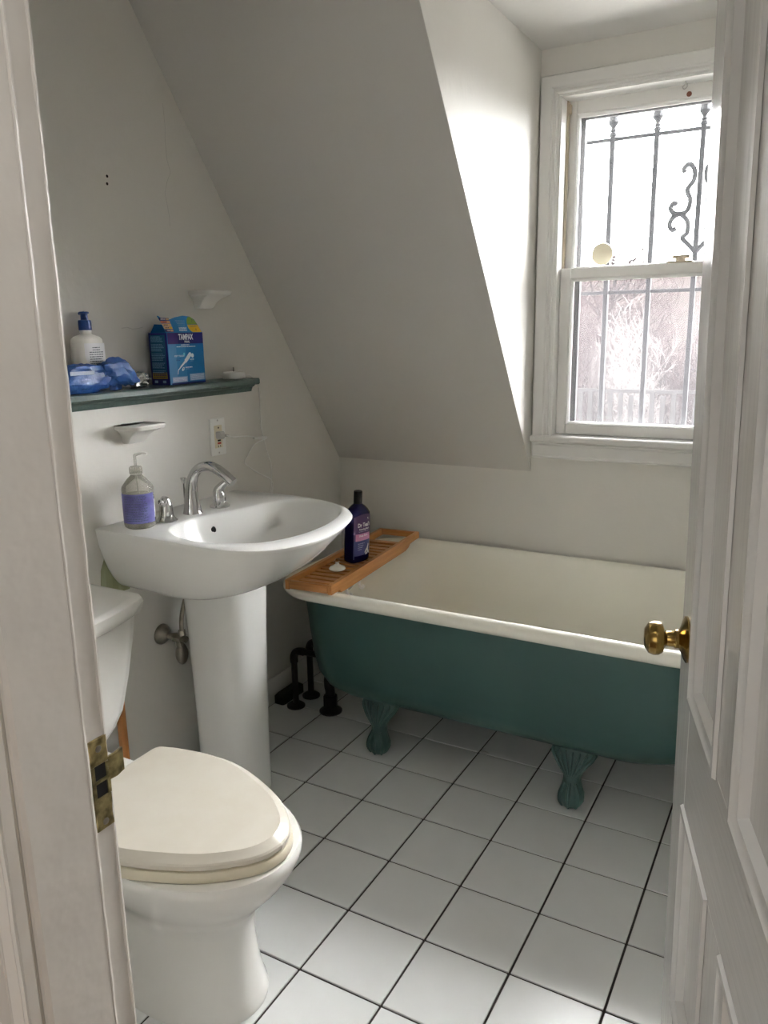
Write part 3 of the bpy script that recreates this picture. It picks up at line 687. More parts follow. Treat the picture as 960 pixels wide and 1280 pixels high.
mb = MB().lathe([(0.022, 0), (0.022, 0.004), (0.015, 0.005), (0.0, 0.003)], (-0.405, 0.486, 0.723), (0, 0, 1), 20); obj('drain', mb, M['chrome'], snk)

# faucet
fz = 0.862
fa = thing('faucet', 'chrome high-arc faucet with two lever handles on the sink', 'faucet', (-0.645, 0.46, fz))
mb = MB(); mb.tube([(-0.645, 0.457, fz), (-0.645, 0.457, 0.885), (-0.645, 0.457, 0.925), (-0.638, 0.459, 0.963), (-0.615, 0.461, 0.990), (-0.580, 0.463, 0.999), (-0.548, 0.464, 0.990), (-0.520, 0.466, 0.972), (-0.502, 0.468, 0.957)],
        [0.0275, 0.0225, 0.0175, 0.0145, 0.0135, 0.0135, 0.0145, 0.015, 0.0145], 18, smooth=5)
obj('spout', mb, M['chrome'], fa)
mb = MB().tube([(-0.688, 0.474, fz), (-0.688, 0.474, 0.945)], 0.0028, 8).lathe([(0.004, 0), (0.0055, 0.006), (0.009, 0.014), (0.0085, 0.017), (0, 0.018)], (-0.688, 0.474, 0.940), (0, 0, 1), 14); obj('lift_rod', mb, M['chrome'], fa)
def handle(x, y, dirx, diry, tipz, k=1.0):
    dirx *= k; diry *= k
    mb = MB().lathe([(0.029, 0), (0.0295, 0.003), (0.026, 0.006), (0.021, 0.012), (0.018, 0.02)], (x, y, fz), (0, 0, 1), 24)
    hb = obj('handle_base', mb, M['chrome'], fa)
    L = [(x, y, fz + 0.012), (x, y, fz + 0.03), (x - dirx * 0.001, y - diry * 0.001, fz + 0.046), (x + dirx * 0.006, y + diry * 0.006, fz + 0.058), (x + dirx * 0.022, y + diry * 0.022, tipz - 0.010), (x + dirx * 0.044, y + diry * 0.044, tipz), (x + dirx * 0.052, y + diry * 0.052, tipz + 0.001)]
    mb = MB().tube(L, [0.0195, 0.0185, 0.0165, 0.0125, 0.009, 0.0078, 0.004], 14, smooth=5); obj('lever_handle', mb, M['chrome'], hb)
handle(-0.629, 0.553, 0.92, 0.38, fz + 0.082)
handle(-0.640, 0.350, 0.25, -0.97, fz + 0.058, 0.55)

# soap bottle on the sink deck
bx, by, bz = -0.660, 0.275, 0.862
t = thing('soap_bottle', 'clear pump soap bottle with violet label on the sink deck', 'bottle', (bx, by, bz))
outer = [(0.0, 0.0), (0.034, 0.0), (0.0390, 0.004), (0.0405, 0.010), (0.0405, 0.104), (0.0385, 0.110), (0.0255, 0.127), (0.0165, 0.136), (0.0140, 0.139), (0.0135, 0.146)]
mb = MB().lathe(outer, (bx, by, bz), seg=32); obj('bottle_body', mb, M['clear'], t)
mb = MB().lathe([(0.0, 0.002), (0.036, 0.002), (0.0385, 0.008), (0.0385, 0.088), (0.0, 0.088)], (bx, by, bz), seg=28); obj('liquid_soap', mb, M['liquid'], t)
mb = MB().lathe([(0.0155, 0.0), (0.016, 0.002), (0.016, 0.018), (0.013, 0.021), (0.006, 0.022)], (bx, by, bz + 0.140), seg=20)
for k in range(20):
    a = 2 * pi * k / 20; mb.tube([(bx + 0.016 * cos(a), by + 0.016 * sin(a), bz + 0.142), (bx + 0.016 * cos(a), by + 0.016 * sin(a), bz + 0.157)], 0.0008, 4)
pc = obj('pump_collar', mb, M['frost'], t)
mb = MB().tube([(bx, by, bz + 0.160), (bx, by, bz + 0.182), (bx + 0.001, by + 0.001, bz + 0.190), (bx + 0.010, by + 0.017, bz + 0.193), (bx + 0.016, by + 0.027, bz + 0.190)], [0.0042, 0.0038, 0.0045, 0.0035, 0.0028], 10, smooth=3)
obj('pump_nozzle', mb, M['frost'], pc)
obj('dip_tube', MB().tube([(bx, by, bz + 0.136), (bx + 0.004, by + 0.003, bz + 0.012)], 0.0022, 6), M['frost'], pc)
a_cam = atan2(-1.161 - by, 0.882 - bx)
def soapfn(off): return lambda u, v: (bx + (0.0408 + off) * cos(a_cam + u / 0.0408), by + (0.0408 + off) * sin(a_cam + u / 0.0408), bz + v)
mb = MB(); put_rect(mb, soapfn(0), -0.060, 0.016, 0.048, 0.093, 0, 28); put_rect(mb, soapfn(0), 0.0485, 0.026, 0.056, 0.074, 2, 2)
rnd = random.Random(3); f = soapfn(0.0002)
for k in range(17):
    v = 0.0885 - k * 0.0040; u = -0.042
    while u < 0.018 - (0.006 if k % 4 == 3 else 0):
        w = 0.002 + rnd.random() * 0.005; put_rect(mb, f, u, v - 0.0016, min(u + w, 0.022), v, 1, 1); u += w + 0.0014
obj('label', mb, [M['soaplab'], M['ink'], M['white']], t, recalc=False, label='violet wrap-around label with fine print')

# ------------------------------------------------------------------ shut-off valve and trap under the sink
t = thing('shutoff_valve', 'worn nickel shut-off valve with braided hose on the wall under the sink', 'valve', (XB, 0.40, 0.50))
vx, vy, vz = XB, 0.405, 0.497
obj('escutcheon', MB().lathe([(0.031, 0), (0.031, 0.003), (0.027, 0.010), (0.016, 0.021), (0.011, 0.026)], (vx, vy, vz), (1, 0, 0), 24), M['nickel'], t)
obj('valve_body', MB().tube([(vx + 0.02, vy, vz), (vx + 0.06, vy, vz), (vx + 0.095, vy, vz)], [0.0095, 0.011, 0.010], 12).lathe([(0.014, 0), (0.014, 0.03)], (vx + 0.05, vy, vz), (1, 0, 0), 6), M['nickel'], t)
mb = MB().lathe([(0.009, 0), (0.009, 0.022)], (vx + 0.066, vy, vz), (0.1, 0.25, -1), 10)
mb.ball((vx + 0.066, vy + 0.008, vz - 0.052), (0.018, 0.020, 0.034), 16, 8); mb.tube([(vx + 0.066, vy, vz - 0.01), (vx + 0.066, vy + 0.006, vz - 0.05)], 0.010, 10); obj('oval_handle', mb, M['nickel'], t)
obj('hose_nut', MB().lathe([(0.010, 0), (0.010, 0.02)], (vx + 0.078, vy + 0.002, vz + 0.006), (0, 0, 1), 6), M['nickel'], t)
obj('supply_hose', MB().tube([(vx + 0.078, vy + 0.002, vz + 0.02), (vx + 0.079, vy + 0.004, vz + 0.06), (vx + 0.086, vy + 0.014, vz + 0.11), (vx + 0.10, vy + 0.028, vz + 0.158)], 0.0065, 10, smooth=4), M['nickel'], t)
t = thing('drain_trap', 'pale plastic drain trap half hidden behind the sink pedestal', 'pipe', (XB, 0.485, 0.40))
obj('trap_arm', MB().tube([(XB, 0.47, 0.452), (XB + 0.03, 0.467, 0.452), (XB + 0.066, 0.467, 0.45)], 0.018, 14), M['grey'], t)
obj('slip_nut', MB().lathe([(0.025, 0), (0.027, 0.004), (0.027, 0.024), (0.022, 0.03)], (XB + 0.012, 0.468, 0.452), (1, -0.05, 0), 10), M['offwhite'], t)

# ------------------------------------------------------------------ toilet
toi = thing('toilet', 'white toilet with closed cream lid in the left foreground', 'toilet', (-0.3, -0.125, 0)); TY = -0.125
def tr(z, xr, xf, hw, nb=2.6, nf=2.1):
    cx = xr + (xf - xr) * 0.5 if nf < 2.05 else xr + (xf - xr) * 0.46
    return sring(cx, TY, xf - cx, cx - xr, hw, z, nf, nb, 56)
mb = MB()
bowl = [(0.0, -0.36, -0.014, 0.121), (0.012, -0.36, -0.012, 0.122), (0.03, -0.355, -0.020, 0.117), (0.08, -0.35, -0.030, 0.110), (0.14, -0.345, -0.036, 0.106), (0.185, -0.345, -0.034, 0.106), (0.212, -0.35, -0.026, 0.110), (0.235, -0.36, -0.010, 0.120), (0.262, -0.375, 0.014, 0.138), (0.295, -0.39, 0.044, 0.157), (0.330, -0.40, 0.068, 0.172), (0.355, -0.405, 0.078, 0.180), (0.368, -0.405, 0.079, 0.181), (0.375, -0.40, 0.074, 0.177)]
mb.loft([tr(z, a, b, c) for z, a, b, c in bowl])
# rear trapway and the shelf that carries the tank
mb.loft([rrect(-0.70, -0.32, TY - 0.085, TY + 0.085, 0.03, 0.0, 4), rrect(-0.70, -0.32, TY - 0.085, TY + 0.085, 0.03, 0.20, 4), rrect(-0.71, -0.33, TY - 0.095, TY + 0.095, 0.03, 0.30, 4), rrect(-0.72, -0.335, TY - 0.115, TY + 0.115, 0.04, 0.352, 4), rrect(-0.72, -0.335, TY - 0.118, TY + 0.118, 0.04, 0.384, 4), rrect(-0.715, -0.34, TY - 0.112, TY + 0.112, 0.04, 0.388, 4)])
obj('bowl', mb, M['china2'], toi, angle=50)
def lid_half(k):
    a = [(-0.41, 0.06), (-0.41, 0.140), (-0.4085, 0.150), (-0.402, 0.157)]
    b = crom([(-0.371, .168), (-.336, .177), (-.279, .186), (-.21, .1855), (-.15, .173), (-.093, .152), (-.045, .130), (-.011, .109), (.034, .070), (.058, .036), (.067, 0.0)], 3)
    return a + [(q.x, q.y) for q in b]
half = lid_half(0); outl = half[:-1] + [(half[-1][0], 0.0)] + [(x, -y) for x, y in reversed(half[:-1])]
def lidring(z, inset, grow=0.0):
    r = []
    for x, y in outl:
        q = V((x + 0.17, y)); q = q * (1 - inset / max(q.length, 0.12)); r.append((q.x - 0.17, TY + q.y, z))
    return r
mb = MB(); mb.loft([lidring(0.3985, 0.006), lidring(0.4005, 0.001), lidring(0.404, -0.001), lidring(0.410, 0.0), lidring(0.4135, 0.003), lidring(0.4225, 0.019), lidring(0.4235, 0.0205), lidring(0.4238, 0.03)])
obj('lid', mb, M['seat'], toi, label='cream lid, closed', angle=14)
mb = MB(); mb.loft([lidring(0.3765, -0.002), lidring(0.380, -0.005), lidring(0.390, -0.005), lidring(0.3965, 0.0), lidring(0.3975, 0.006), lidring(0.3970, 0.06), lidring(0.378, 0.062)], loop=True); obj('seat', mb, M['seatlow'], toi, angle=40)
for s_ in (-1, 1): obj('hinge', MB().box((-0.412, TY + s_ * 0.07 - 0.018, 0.386), (-0.388, TY + s_ * 0.07 + 0.018, 0.412), 0.006), M['seat'], toi)
def tank(z, xb, xf, hw, bul, ch=0.02):
    pts = [(xb, TY + hw - 0.01), (xb, TY - hw + 0.01), (xb + 0.01, TY - hw)]
    N = 12; xs_ = xf - bul
    pts.append((xs_ - ch, TY - hw))
    for k in range(N + 1):
        s_ = -1 + 2 * k / N; pts.append((xs_ + bul * (1 - s_ * s_), TY + s_ * (hw - ch * 0.6)))
    pts += [(xs_ - ch, TY + hw), (xb + 0.01, TY + hw)]
    return [(x, y, z) for x, y in pts]
mb = MB(); mb.loft([tank(0.385, -0.71, -0.55, 0.125, 0.01), tank(0.405, -0.715, -0.53, 0.145, 0.02), tank(0.432, -0.72, -0.508, 0.163, 0.03), tank(0.47, -0.73, -0.494, 0.182, 0.035), tank(0.55, -0.735, -0.484, 0.205, 0.04), tank(0.65, -0.74, -0.474, 0.224, 0.042), tank(0.708, -0.742, -0.470, 0.232, 0.043)])
tnk = obj('tank', mb, M['china2'], toi, angle=40)
mb = MB(); mb.loft([tank(0.703, -0.740, -0.466, 0.236, 0.043, 0.024), tank(0.708, -0.742, -0.458, 0.244, 0.045, 0.026), tank(0.733, -0.744, -0.450, 0.253, 0.046, 0.03), tank(0.742, -0.744, -0.452, 0.251, 0.046, 0.03), tank(0.7465, -0.742, -0.466, 0.238, 0.044, 0.03), tank(0.7450, -0.738, -0.478, 0.226, 0.042, 0.03)])
obj('tank_lid', mb, M['china2'], tnk, angle=40)
mb = MB().lathe([(0.012, 0), (0.012, 0.008), (0.008, 0.012)], (-0.496, TY - 0.16, 0.66), (1, 0, 0), 14).tube([(-0.486, TY - 0.16, 0.66), (-0.482, TY - 0.10, 0.652)], 0.005, 8); obj('flush_lever', mb, M['chrome'], tnk)
# plunger behind the toilet
t = thing('plunger', 'plunger with orange wooden handle standing between toilet tank and sink', 'plunger', (-0.70, 0.192, 0))
obj('handle', MB().lathe([(0.012, 0.05), (0.0125, 0.06), (0.0125, 0.40), (0.009, 0.408), (0, 0.41)], (-0.70, 0.184, 0), (0, 0, 1), 14), M['wood'], t)
obj('rubber_cup', MB().lathe([(0.048, 0), (0.05, 0.004), (0.046, 0.03), (0.032, 0.058), (0.017, 0.068), (0.016, 0.085), (0.012, 0.088)], (-0.70, 0.184, 0), (0, 0, 1), 24), M['rubber'], t)

# ------------------------------------------------------------------ green ledge shelf
sh = thing('ledge_shelf', 'dark green painted shelf capping the half wall above the sink', 'shelf', (-0.78, 0.3, 1.176))
obj('board', MB().box((XW, YF, 1.192), (-0.716, 0.885, 1.212), 0.004), M['green'], sh)
mb = MB(); prof = [(XB - 0.002, 1.170), (-0.742, 1.170), (-0.740, 1.176), (-0.736, 1.184), (-0.728, 1.188), (-0.726, 1.193), (XB - 0.002, 1.193)]
mb.prism(prof, 1, YF, 0.868); mb.box((XW, 0.857, 1.176), (-0.745, 0.868, 1.193)); obj('cove_moulding', mb, M['green'], sh)
SZ = 1.2125

# ------------------------------------------------------------------ things on the shelf
# lotion bottle
lx, ly = -0.8055, 0.283
t = thing('lotion_bottle', 'white lotion bottle with dark blue pump at the left end of the green shelf', 'bottle', (lx, ly, SZ))
def lb(z, hx, hy, n=2.6): return sring(lx, ly, hx, hx, hy, SZ + z, n, n, 32)
mb = MB(); mb.loft([lb(0, 0.022, 0.041), lb(0.004, 0.0255, 0.0455), (lb(0.06, 0.026, 0.0465)), lb(0.122, 0.0255, 0.0445), lb(0.132, 0.0248, 0.0425), lb(0.1385, 0.022, 0.036, 2.3), lb(0.142, 0.017, 0.025, 2.1), lb(0.1445, 0.0145, 0.0155, 2), lb(0.149, 0.0135, 0.0135, 2)])
obj('bottle_body', mb, M['lotion'], t, angle=50)
mb = MB().lathe([(0.0150, 0.149), (0.0153, 0.151), (0.0153, 0.155), (0.0150, 0.156)], (lx, ly, SZ), seg=20); obj('white_collar', mb, M['white'], t)
mb = MB().lathe([(0.0165, 0.155), (0.0165, 0.179), (0.015, 0.1805), (0.0092, 0.181), (0.0090, 0.196), (0.0128, 0.197), (0.0128, 0.2005), (0.010, 0.202), (0.0, 0.202)], (lx, ly, SZ), seg=24)
mb.tube([(lx, ly, SZ + 0.199), (lx - 0.022, ly + 0.004, SZ + 0.1975)], 0.004, 8); obj('pump', mb, M['bluepump'], t, label='dark blue pump')
mb = MB(); fl = lambda u, v: (lx + 0.0265 * (1 - abs(u / 0.050) ** 2.6) ** (1 / 2.6) + 0.0004, ly + 0.006 + u, SZ + v)
N = 10
ring0 = []
for k in range(N): 
    a = -0.034 + 0.064 * k / N; b = -0.034 + 0.064 * (k + 1) / N; mb.quad(fl(a, 0.02), fl(b, 0.02), fl(b, 0.122), fl(a, 0.122), 0)
fl2 = lambda u, v: (fl(u, v)[0] + 0.0003, *fl(u, v)[1:])
rnd = random.Random(8)
for k in range(14):
    v = 0.112 - k * 0.0058; u0 = -0.022 if k > 1 else -0.012; u1 = (0.022 if k > 1 else 0.012) - (0.018 * rnd.random() if k > 3 else 0)
    u = u0
    while u < u1 - 0.002:
        w = min(0.003 + rnd.random() * 0.006, u1 - u); put_rect(mb, fl2, u, v - 0.002, u + w, v, 1, 1); u += w + 0.0015
obj('label', mb, [M['print'], M['ink']], t, recalc=False, label='white label with small dark lines')
# blue film package, crumpled
def crumple(seed, amp, fr=3.2):
    def f(d):
        p = V((d.x * fr + seed, d.y * fr, d.z * fr)); return amp * (noise.noise(p) + 0.55 * abs(noise.noise(p * 2.3)) - 0.25 * abs(noise.noise(p * 4.1)))
    return f
t = thing('wipes_package', 'crumpled blue plastic package lying in front of the lotion bottle', 'package', (-0.752, 0.255, SZ))
def settle(mb):
    zmin = min(p[2] for p in mb.v); mb.v = [(x, y, max(SZ, z)) for x, y, z in mb.v]; return mb
mb = MB().ball((-0.7475, 0.20, SZ + 0.034), (0.026, 0.098, 0.038), 40, 24, disp=crumple(1.3, 0.20)); settle(mb)
obj('package_body', mb, M['bag'], t, angle=18)
mb = MB().ball((-0.7475, 0.322, SZ + 0.049), (0.023, 0.064, 0.034), 36, 22, disp=crumple(5.1, 0.26, 2.2))
mb.v = [(x, y, z - max(0, (y - 0.33)) * 0.35) for x, y, z in mb.v]; settle(mb)
mb.loft([[(-0.756, 0.30, SZ + 0.001), (-0.745, 0.31, SZ + 0.001), (-0.76, 0.345, SZ + 0.001), (-0.77, 0.33, SZ + 0.001)], [(-0.756, 0.30, SZ + 0.04), (-0.74, 0.31, SZ + 0.04), (-0.75, 0.345, SZ + 0.04), (-0.77, 0.33, SZ + 0.04)]])
obj('torn_flap', mb, M['bag'], t, angle=18)
mb = MB()
for k in range(6):
    y0 = 0.150 + k * 0.012; y1 = y0 + 0.0125
    def px(y): return -0.7475 + 0.0295
    mb.quad((px(y0), y0, SZ + 0.047), (px(y1), y1, SZ + 0.047), (px(y1), y1, SZ + 0.056), (px(y0), y0, SZ + 0.056))
obj('printed_band', mb, M['bagw'], t, recalc=False)
mb = MB().ball((-0.762, 0.408, SZ + 0.018), (0.018, 0.034, 0.021), 18, 12, disp=crumple(9.2, 0.55, 2.8)); settle(mb)
obj('foil_wrapper', mb, M['foil'], label='crumpled silver wrapper beside the blue package on the shelf', cat='wrapper', angle=12)
obj('bottle_cap', MB().lathe([(0.0105, 0), (0.011, 0.001), (0.011, 0.018), (0.010, 0.019), (0, 0.019)], (-0.784, 0.450, SZ), (0, 0, 1), 18), M['white'], label='small white cap on the shelf between silver wrapper and blue box', cat='cap')

# tampon box with a torn-up lid
BX, BY0, BY1, BH, BD = -0.742, 0.508, 0.664, 0.146, 0.068
yaw = radians(3.0)
R_ = Matrix.Translation((BX, BY0, SZ)) @ Matrix.Rotation(yaw, 4, 'Z')
t = thing('tampon_box', 'blue tampon box with opened printed lid flap on the green shelf', 'box', (BX, BY0, SZ), matrix=R_)
# local frame: x = out of the front face, y = along the front, z = up
L_ = BY1 - BY0
mb = MB().box((-BD, 0, 0), (0, L_, BH), 0.0008); obj('carton', mb, M['boxblue'], t, local=True)
ff = lambda off: (lambda u, v: (0.0003 + off, u, v))
mb = MB(); f = ff(0.0)
put_rect(mb, f, 0.001, 0.001, 0.034, BH - 0.032, 1); put_rect(mb, f, 0.034, 0.001, 0.075, BH - 0.032, 2); put_rect(mb, f, 0.075, 0.001, L_ - 0.001, BH - 0.032, 0)
put_rect(mb, f, 0.001, BH - 0.032, 0.045, BH - 0.001, 4); put_rect(mb, f, 0.045, BH - 0.032, L_ - 0.001, BH - 0.001, 3)
f = ff(0.0003)
put_rect(mb, f, 0.010, 0.006, 0.075, 0.022, 5); put_rect(mb, f, 0.085, 0.008, L_ - 0.004, 0.028, 5); put_rect(mb, f, 0.006, 0.001, L_ - 0.002, 0.005, 3)
f = ff(0.0006)
put_text(mb, 'TAMPAX', 0.022, f, 0.078, BH - 0.0135, 6, 0.0008, 0.72)
put_text(mb, 'PEARL', 0.0085, f, 0.083, BH - 0.0265, 6, 0.0002)
rnd = random.Random(11)
def lines(mb, f, u0, u1, v, h, mi, gap=0.0012, wmin=0.002, wmax=0.006):
    u = u0
    while u < u1 - 0.001:
        w = min(wmin + rnd.random() * (wmax - wmin), u1 - u); put_rect(mb, f, u, v, u + w, v + h, mi); u += w + gap
lines(mb, f, 0.055, 0.092, BH - 0.036, 0.002, 6); lines(mb, f, 0.036, 0.118, BH - 0.041, 0.0022, 6)
put_text(mb, 'SOFT TOUCH', 0.0068, f, 0.045, 0.080, 6, 0.0001); lines(mb, f, 0.030, 0.052, 0.071, 0.0014, 3); lines(mb, f, 0.030, 0.048, 0.067, 0.0014, 3)
# drop, seal and applicator drawings
def blob(mb, f, cu, cv, ru, rv, mi, N=14, rot=0.0):
    mb.add([f(cu + cos(rot) * ru * cos(2 * pi * k / N) - sin(rot) * rv * sin(2 * pi * k / N), cv + sin(rot) * ru * cos(2 * pi * k / N) + cos(rot) * rv * sin(2 * pi * k / N)) for k in range(N)], [tuple(range(N))], mi)
blob(mb, f, 0.066, 0.085, 0.0035, 0.0045, 7); blob(mb, f, 0.102, 0.080, 0.006, 0.0065, 6)
def stroke(mb, f, pts, w, mi):
    for (a, b) in zip(pts, pts[1:]):
        p = V(a); q = V(b); nr = V((-(q - p).y, (q - p).x)).normalized() * w
        mb.quad(f(*(p + nr)), f(*(p - nr)), f(*(q - nr)), f(*(q + nr)), mi)
def taper(mb, f, a, b, wa, wb, mi):
    p = V(a); q = V(b); nr = V((-(q - p).y, (q - p).x)).normalized(); mb.quad(f(*(p + nr * wa)), f(*(p - nr * wa)), f(*(q - nr * wb)), f(*(q + nr * wb)), mi)
f2 = ff(0.0008)
taper(mb, f, (0.091, 0.083), (0.069, 0.064), 0.0065, 0.0055, 6); blob(mb, f, 0.0912, 0.0832, 0.0065, 0.0065, 6); taper(mb, f, (0.069, 0.064), (0.050, 0.051), 0.0035, 0.0025, 6); taper(mb, f, (0.050, 0.051), (0.038, 0.041), 0.0025, 0.001, 6)
stroke(mb, f, [(0.040, 0.044), (0.036, 0.040), (0.034, 0.029)], 0.0011, 6)
blob(mb, f, 0.058, 0.043, 0.007, 0.004, 6, rot=0.7); blob(mb, f2, 0.059, 0.044, 0.004, 0.002, 5, rot=0.7)
lines(mb, f, 0.068, 0.098, 0.046, 0.0024, 6); lines(mb, f, 0.068, 0.086, 0.042, 0.0016, 5); lines(mb, f, 0.090, 0.108, 0.068, 0.0026, 6); lines(mb, f, 0.090, 0.104, 0.064, 0.0016, 5)
for k in range(4): lines(mb, f, 0.012, 0.070, 0.009 + k * 0.003, 0.0012, 6)
for k in range(5): lines(mb, f, 0.088, L_ - 0.008, 0.010 + k * 0.0034, 0.0012, 6)
obj('front_print', mb, [M['boxblue'], M['boxlight'], M['boxmid'], M['boxnavy'], M['boxpurple'], M['boxpale'], M['print'], M['cyan']], t, local=True, recalc=False, label='blue front print with white brand lettering')
fs = lambda u, v: (u, -0.0003, v); fs2 = lambda u, v: (u, -0.0006, v)
mb = MB(); put_rect(mb, fs, -BD + 0.001, 0.001, -0.001, BH - 0.001, 1); put_rect(mb, fs2, -BD + 0.006, 0.03, -0.008, BH - 0.006, 0); put_rect(mb, fs2, -BD + 0.006, 0.018, -0.008, 0.036, 2)
fs3 = lambda u, v: (u, -0.0009, v)
for k in range(24):
    if k in (4, 10, 16, 21): continue
    lines(mb, fs3, -BD + 0.008, -0.012 - 0.012 * rnd.random(), BH - 0.012 - k * 0.0043, 0.0017, 3)
for k in range(3): lines(mb, fs3, -BD + 0.010, -0.012, 0.031 - k * 0.0045, 0.002, 1)
put_rect(mb, fs3, -BD + 0.012, 0.006, -BD + 0.024, 0.013, 3); put_rect(mb, fs3, -0.026, 0.006, -0.014, 0.013, 3)
obj('side_print', mb, [M['boxside'], M['boxnavy'], M['amberd'], M['boxpale']], t, local=True, recalc=False)
# lid flap standing up in the plane of the front, leaning a little back
def flap(off): return lambda u, v: (-0.002 - (v - BH) * 0.12 + off, u, v)
outline = [(0.000, BH - 0.001), (-0.010, BH + 0.020), (-0.026, BH + 0.045), (-0.022, BH + 0.046), (-0.006, BH + 0.037), (0.020, BH + 0.036), (0.040, BH + 0.042), (0.070, BH + 0.047), (0.095, BH + 0.045), (0.112, BH + 0.037), (0.124, BH + 0.020), (0.136, BH - 0.001)]
sx = L_ / 0.136
outline = [((u * sx if u > 0 else u), v) for u, v in outline]
n_ = len(outline)
mb = MB(); fa_ = flap(0); fb_ = flap(-0.0008)
mb.add([fa_(*p) for p in outline] + [fb_(*p) for p in outline], [tuple(range(n_)), tuple(reversed(range(n_, 2 * n_)))] + [(i, (i + 1) % n_, (i + 1) % n_ + n_, i + n_) for i in range(n_)], 0)
ft = flap(0.0005); ft2 = flap(0.0008)
# stacked coloured bars at the left
for k, mi in enumerate((1, 2, 3, 3, 4)):
    v1 = BH + 0.040 - k * 0.0078; v0 = v1 - 0.0068; ul = -0.0225 + k * 0.0047; ur = 0.019 + k * 0.0030
    mb.add([ft(ul + 0.004, v0), ft(ur + 0.002, v0), ft(ur, v1), ft(ul, v1)], [(0, 1, 2, 3)], mi)
    mb.add([ft2(ur - 0.012, v0 + 0.001), ft2(ur, v0 + 0.001), ft2(ur - 0.001, v1 - 0.001), ft2(ur - 0.012, v1 - 0.001)], [(0, 1, 2, 3)], 3 if k != 3 else 6)
    lines(mb, ft2, ul + 0.008, ur - 0.014, v0 + 0.002, 0.0026, 7 if mi in (2, 3) else 5)
# green over golden sticker at the right
mb.add([ft(u * L_, BH + v) for u, v in ((.655, .0437), (.61, .037), (.598, .0295), (.602, .0225), (.893, .0225), (.853, .030), (.807, .0367), (.73, .0432))], [tuple(range(8))], 8)
mb.add([ft(u * L_, BH + v) for u, v in ((.602, .0215), (.625, .012), (.675, .0045), (.73, .0006), (.985, .0006), (.945, .0105), (.898, .0215))], [tuple(range(7))], 6)
put_text(mb, '7', 0.012, ft2, 0.75 * L_, BH + .0325, 7); put_text(mb, '4', 0.011, ft2, 0.83 * L_, BH + .0075, 7)
lines(mb, ft2, 0.68 * L_, 0.86 * L_, BH + .0165, 0.0018, 7)
for k in range(4): lines(mb, ft2, 0.045 + 0.003 * k, 0.085, BH + 0.032 - k * 0.004, 0.0014, 9)
for k in range(4): lines(mb, ft2, 0.056, 0.090, BH + 0.013 - k * 0.003, 0.0017, 5)
obj('lid_flap', mb, [M['boxmid'], M['boxnavy'], M['orange'], M['peach'], M['boxpurple'], M['print'], M['gold'], M['ink'], M['lime'], M['boxpale']], t, local=True, recalc=False, label='raised lid flap with coloured bars and a green and gold sticker')
mb = MB().add([(-BD, 0.01, BH), (-BD, L_ - 0.01, BH), (-BD - 0.002, L_ - 0.02, BH + 0.02), (-BD - 0.002, 0.03, BH + 0.024)], [(0, 1, 2, 3)]); obj('rear_flap', mb, M['boxblue'], t, local=True)

# toothbrush charger with its cord and plug
cx_, cy_ = -0.772, 0.822
t = thing('toothbrush_charger', 'white round charger with pin on the right end of the shelf, cord plugged in', 'charger', (cx_, cy_, SZ))
mb = MB(); R2 = [(0.0, 0.040, 0.026), (0.002, 0.042, 0.028), (0.017, 0.0415, 0.0275), (0.0215, 0.038, 0.025), (0.0225, 0.03, 0.018)]
mb.loft([sring(cx_, cy_, b, b, a, SZ + z, 2.3, 2.3, 32) for z, a, b in R2]); obj('base', mb, M['white'], t, angle=50)
obj('pin', MB().lathe([(0.0026, 0), (0.0026, 0.012), (0.0018, 0.014), (0, 0.014)], (cx_, cy_, SZ + 0.022), (0, 0, 1), 10), M['grey'], t)
cord = [(-0.758, 0.856, SZ + 0.007), (-0.752, 0.880, SZ + 0.006), (-0.742, 0.902, 1.190), (-0.745, 0.912, 1.160), (-0.76, 0.932, 1.115), (-0.775, 0.950, 1.060), (-0.782, 0.967, 1.015), (-0.786, 0.990, 0.955), (-0.787, 1.011, 0.905), (-0.786, 1.008, 0.86), (-0.784, 1.000, 0.82), (-0.780, 0.990, 0.77), (-0.775, 0.985, 0.73)]
obj('cord', MB().tube(cord, 0.0021, 8, smooth=5), M['white'], t)
cord = [(-0.718, 0.706, 1.047), (-0.712, 0.728, 1.040), (-0.722, 0.765, 1.036), (-0.745, 0.835, 1.028), (-0.756, 0.905, 1.014), (-0.758, 0.945, 1.011), (-0.756, 0.952, 1.006), (-0.752, 0.905, 1.000), (-0.748, 0.868, 0.990), (-0.746, 0.830, 0.958), (-0.746, 0.818, 0.945), (-0.748, 0.83, 0.934), (-0.756, 0.875, 0.908), (-0.77, 0.935, 0.882), (-0.78, 0.985, 0.862), (-0.784, 1.005, 0.848), (-0.785, 1.013, 0.832), (-0.783, 1.006, 0.81), (-0.778, 0.993, 0.77), (-0.775, 0.985, 0.73)]
obj('cord', MB().tube(cord, 0.0021, 8, smooth=5), M['white'], t)
obj('cord_bundle', MB().tube([(-0.756, 0.885, 1.0145), (-0.757, 0.925, 1.0105), (-0.757, 0.955, 1.008)], 0.0042, 8, smooth=3), M['white'], t)
mb = MB().box((-0.7445, 0.682, 1.037), (-0.722, 0.706, 1.060), 0.004); mb.tube([(-0.732, 0.700, 1.048), (-0.719, 0.716, 1.045)], [0.006, 0.003], 8); obj('plug', mb, M['grey'], t, label='grey plug in the wall outlet')

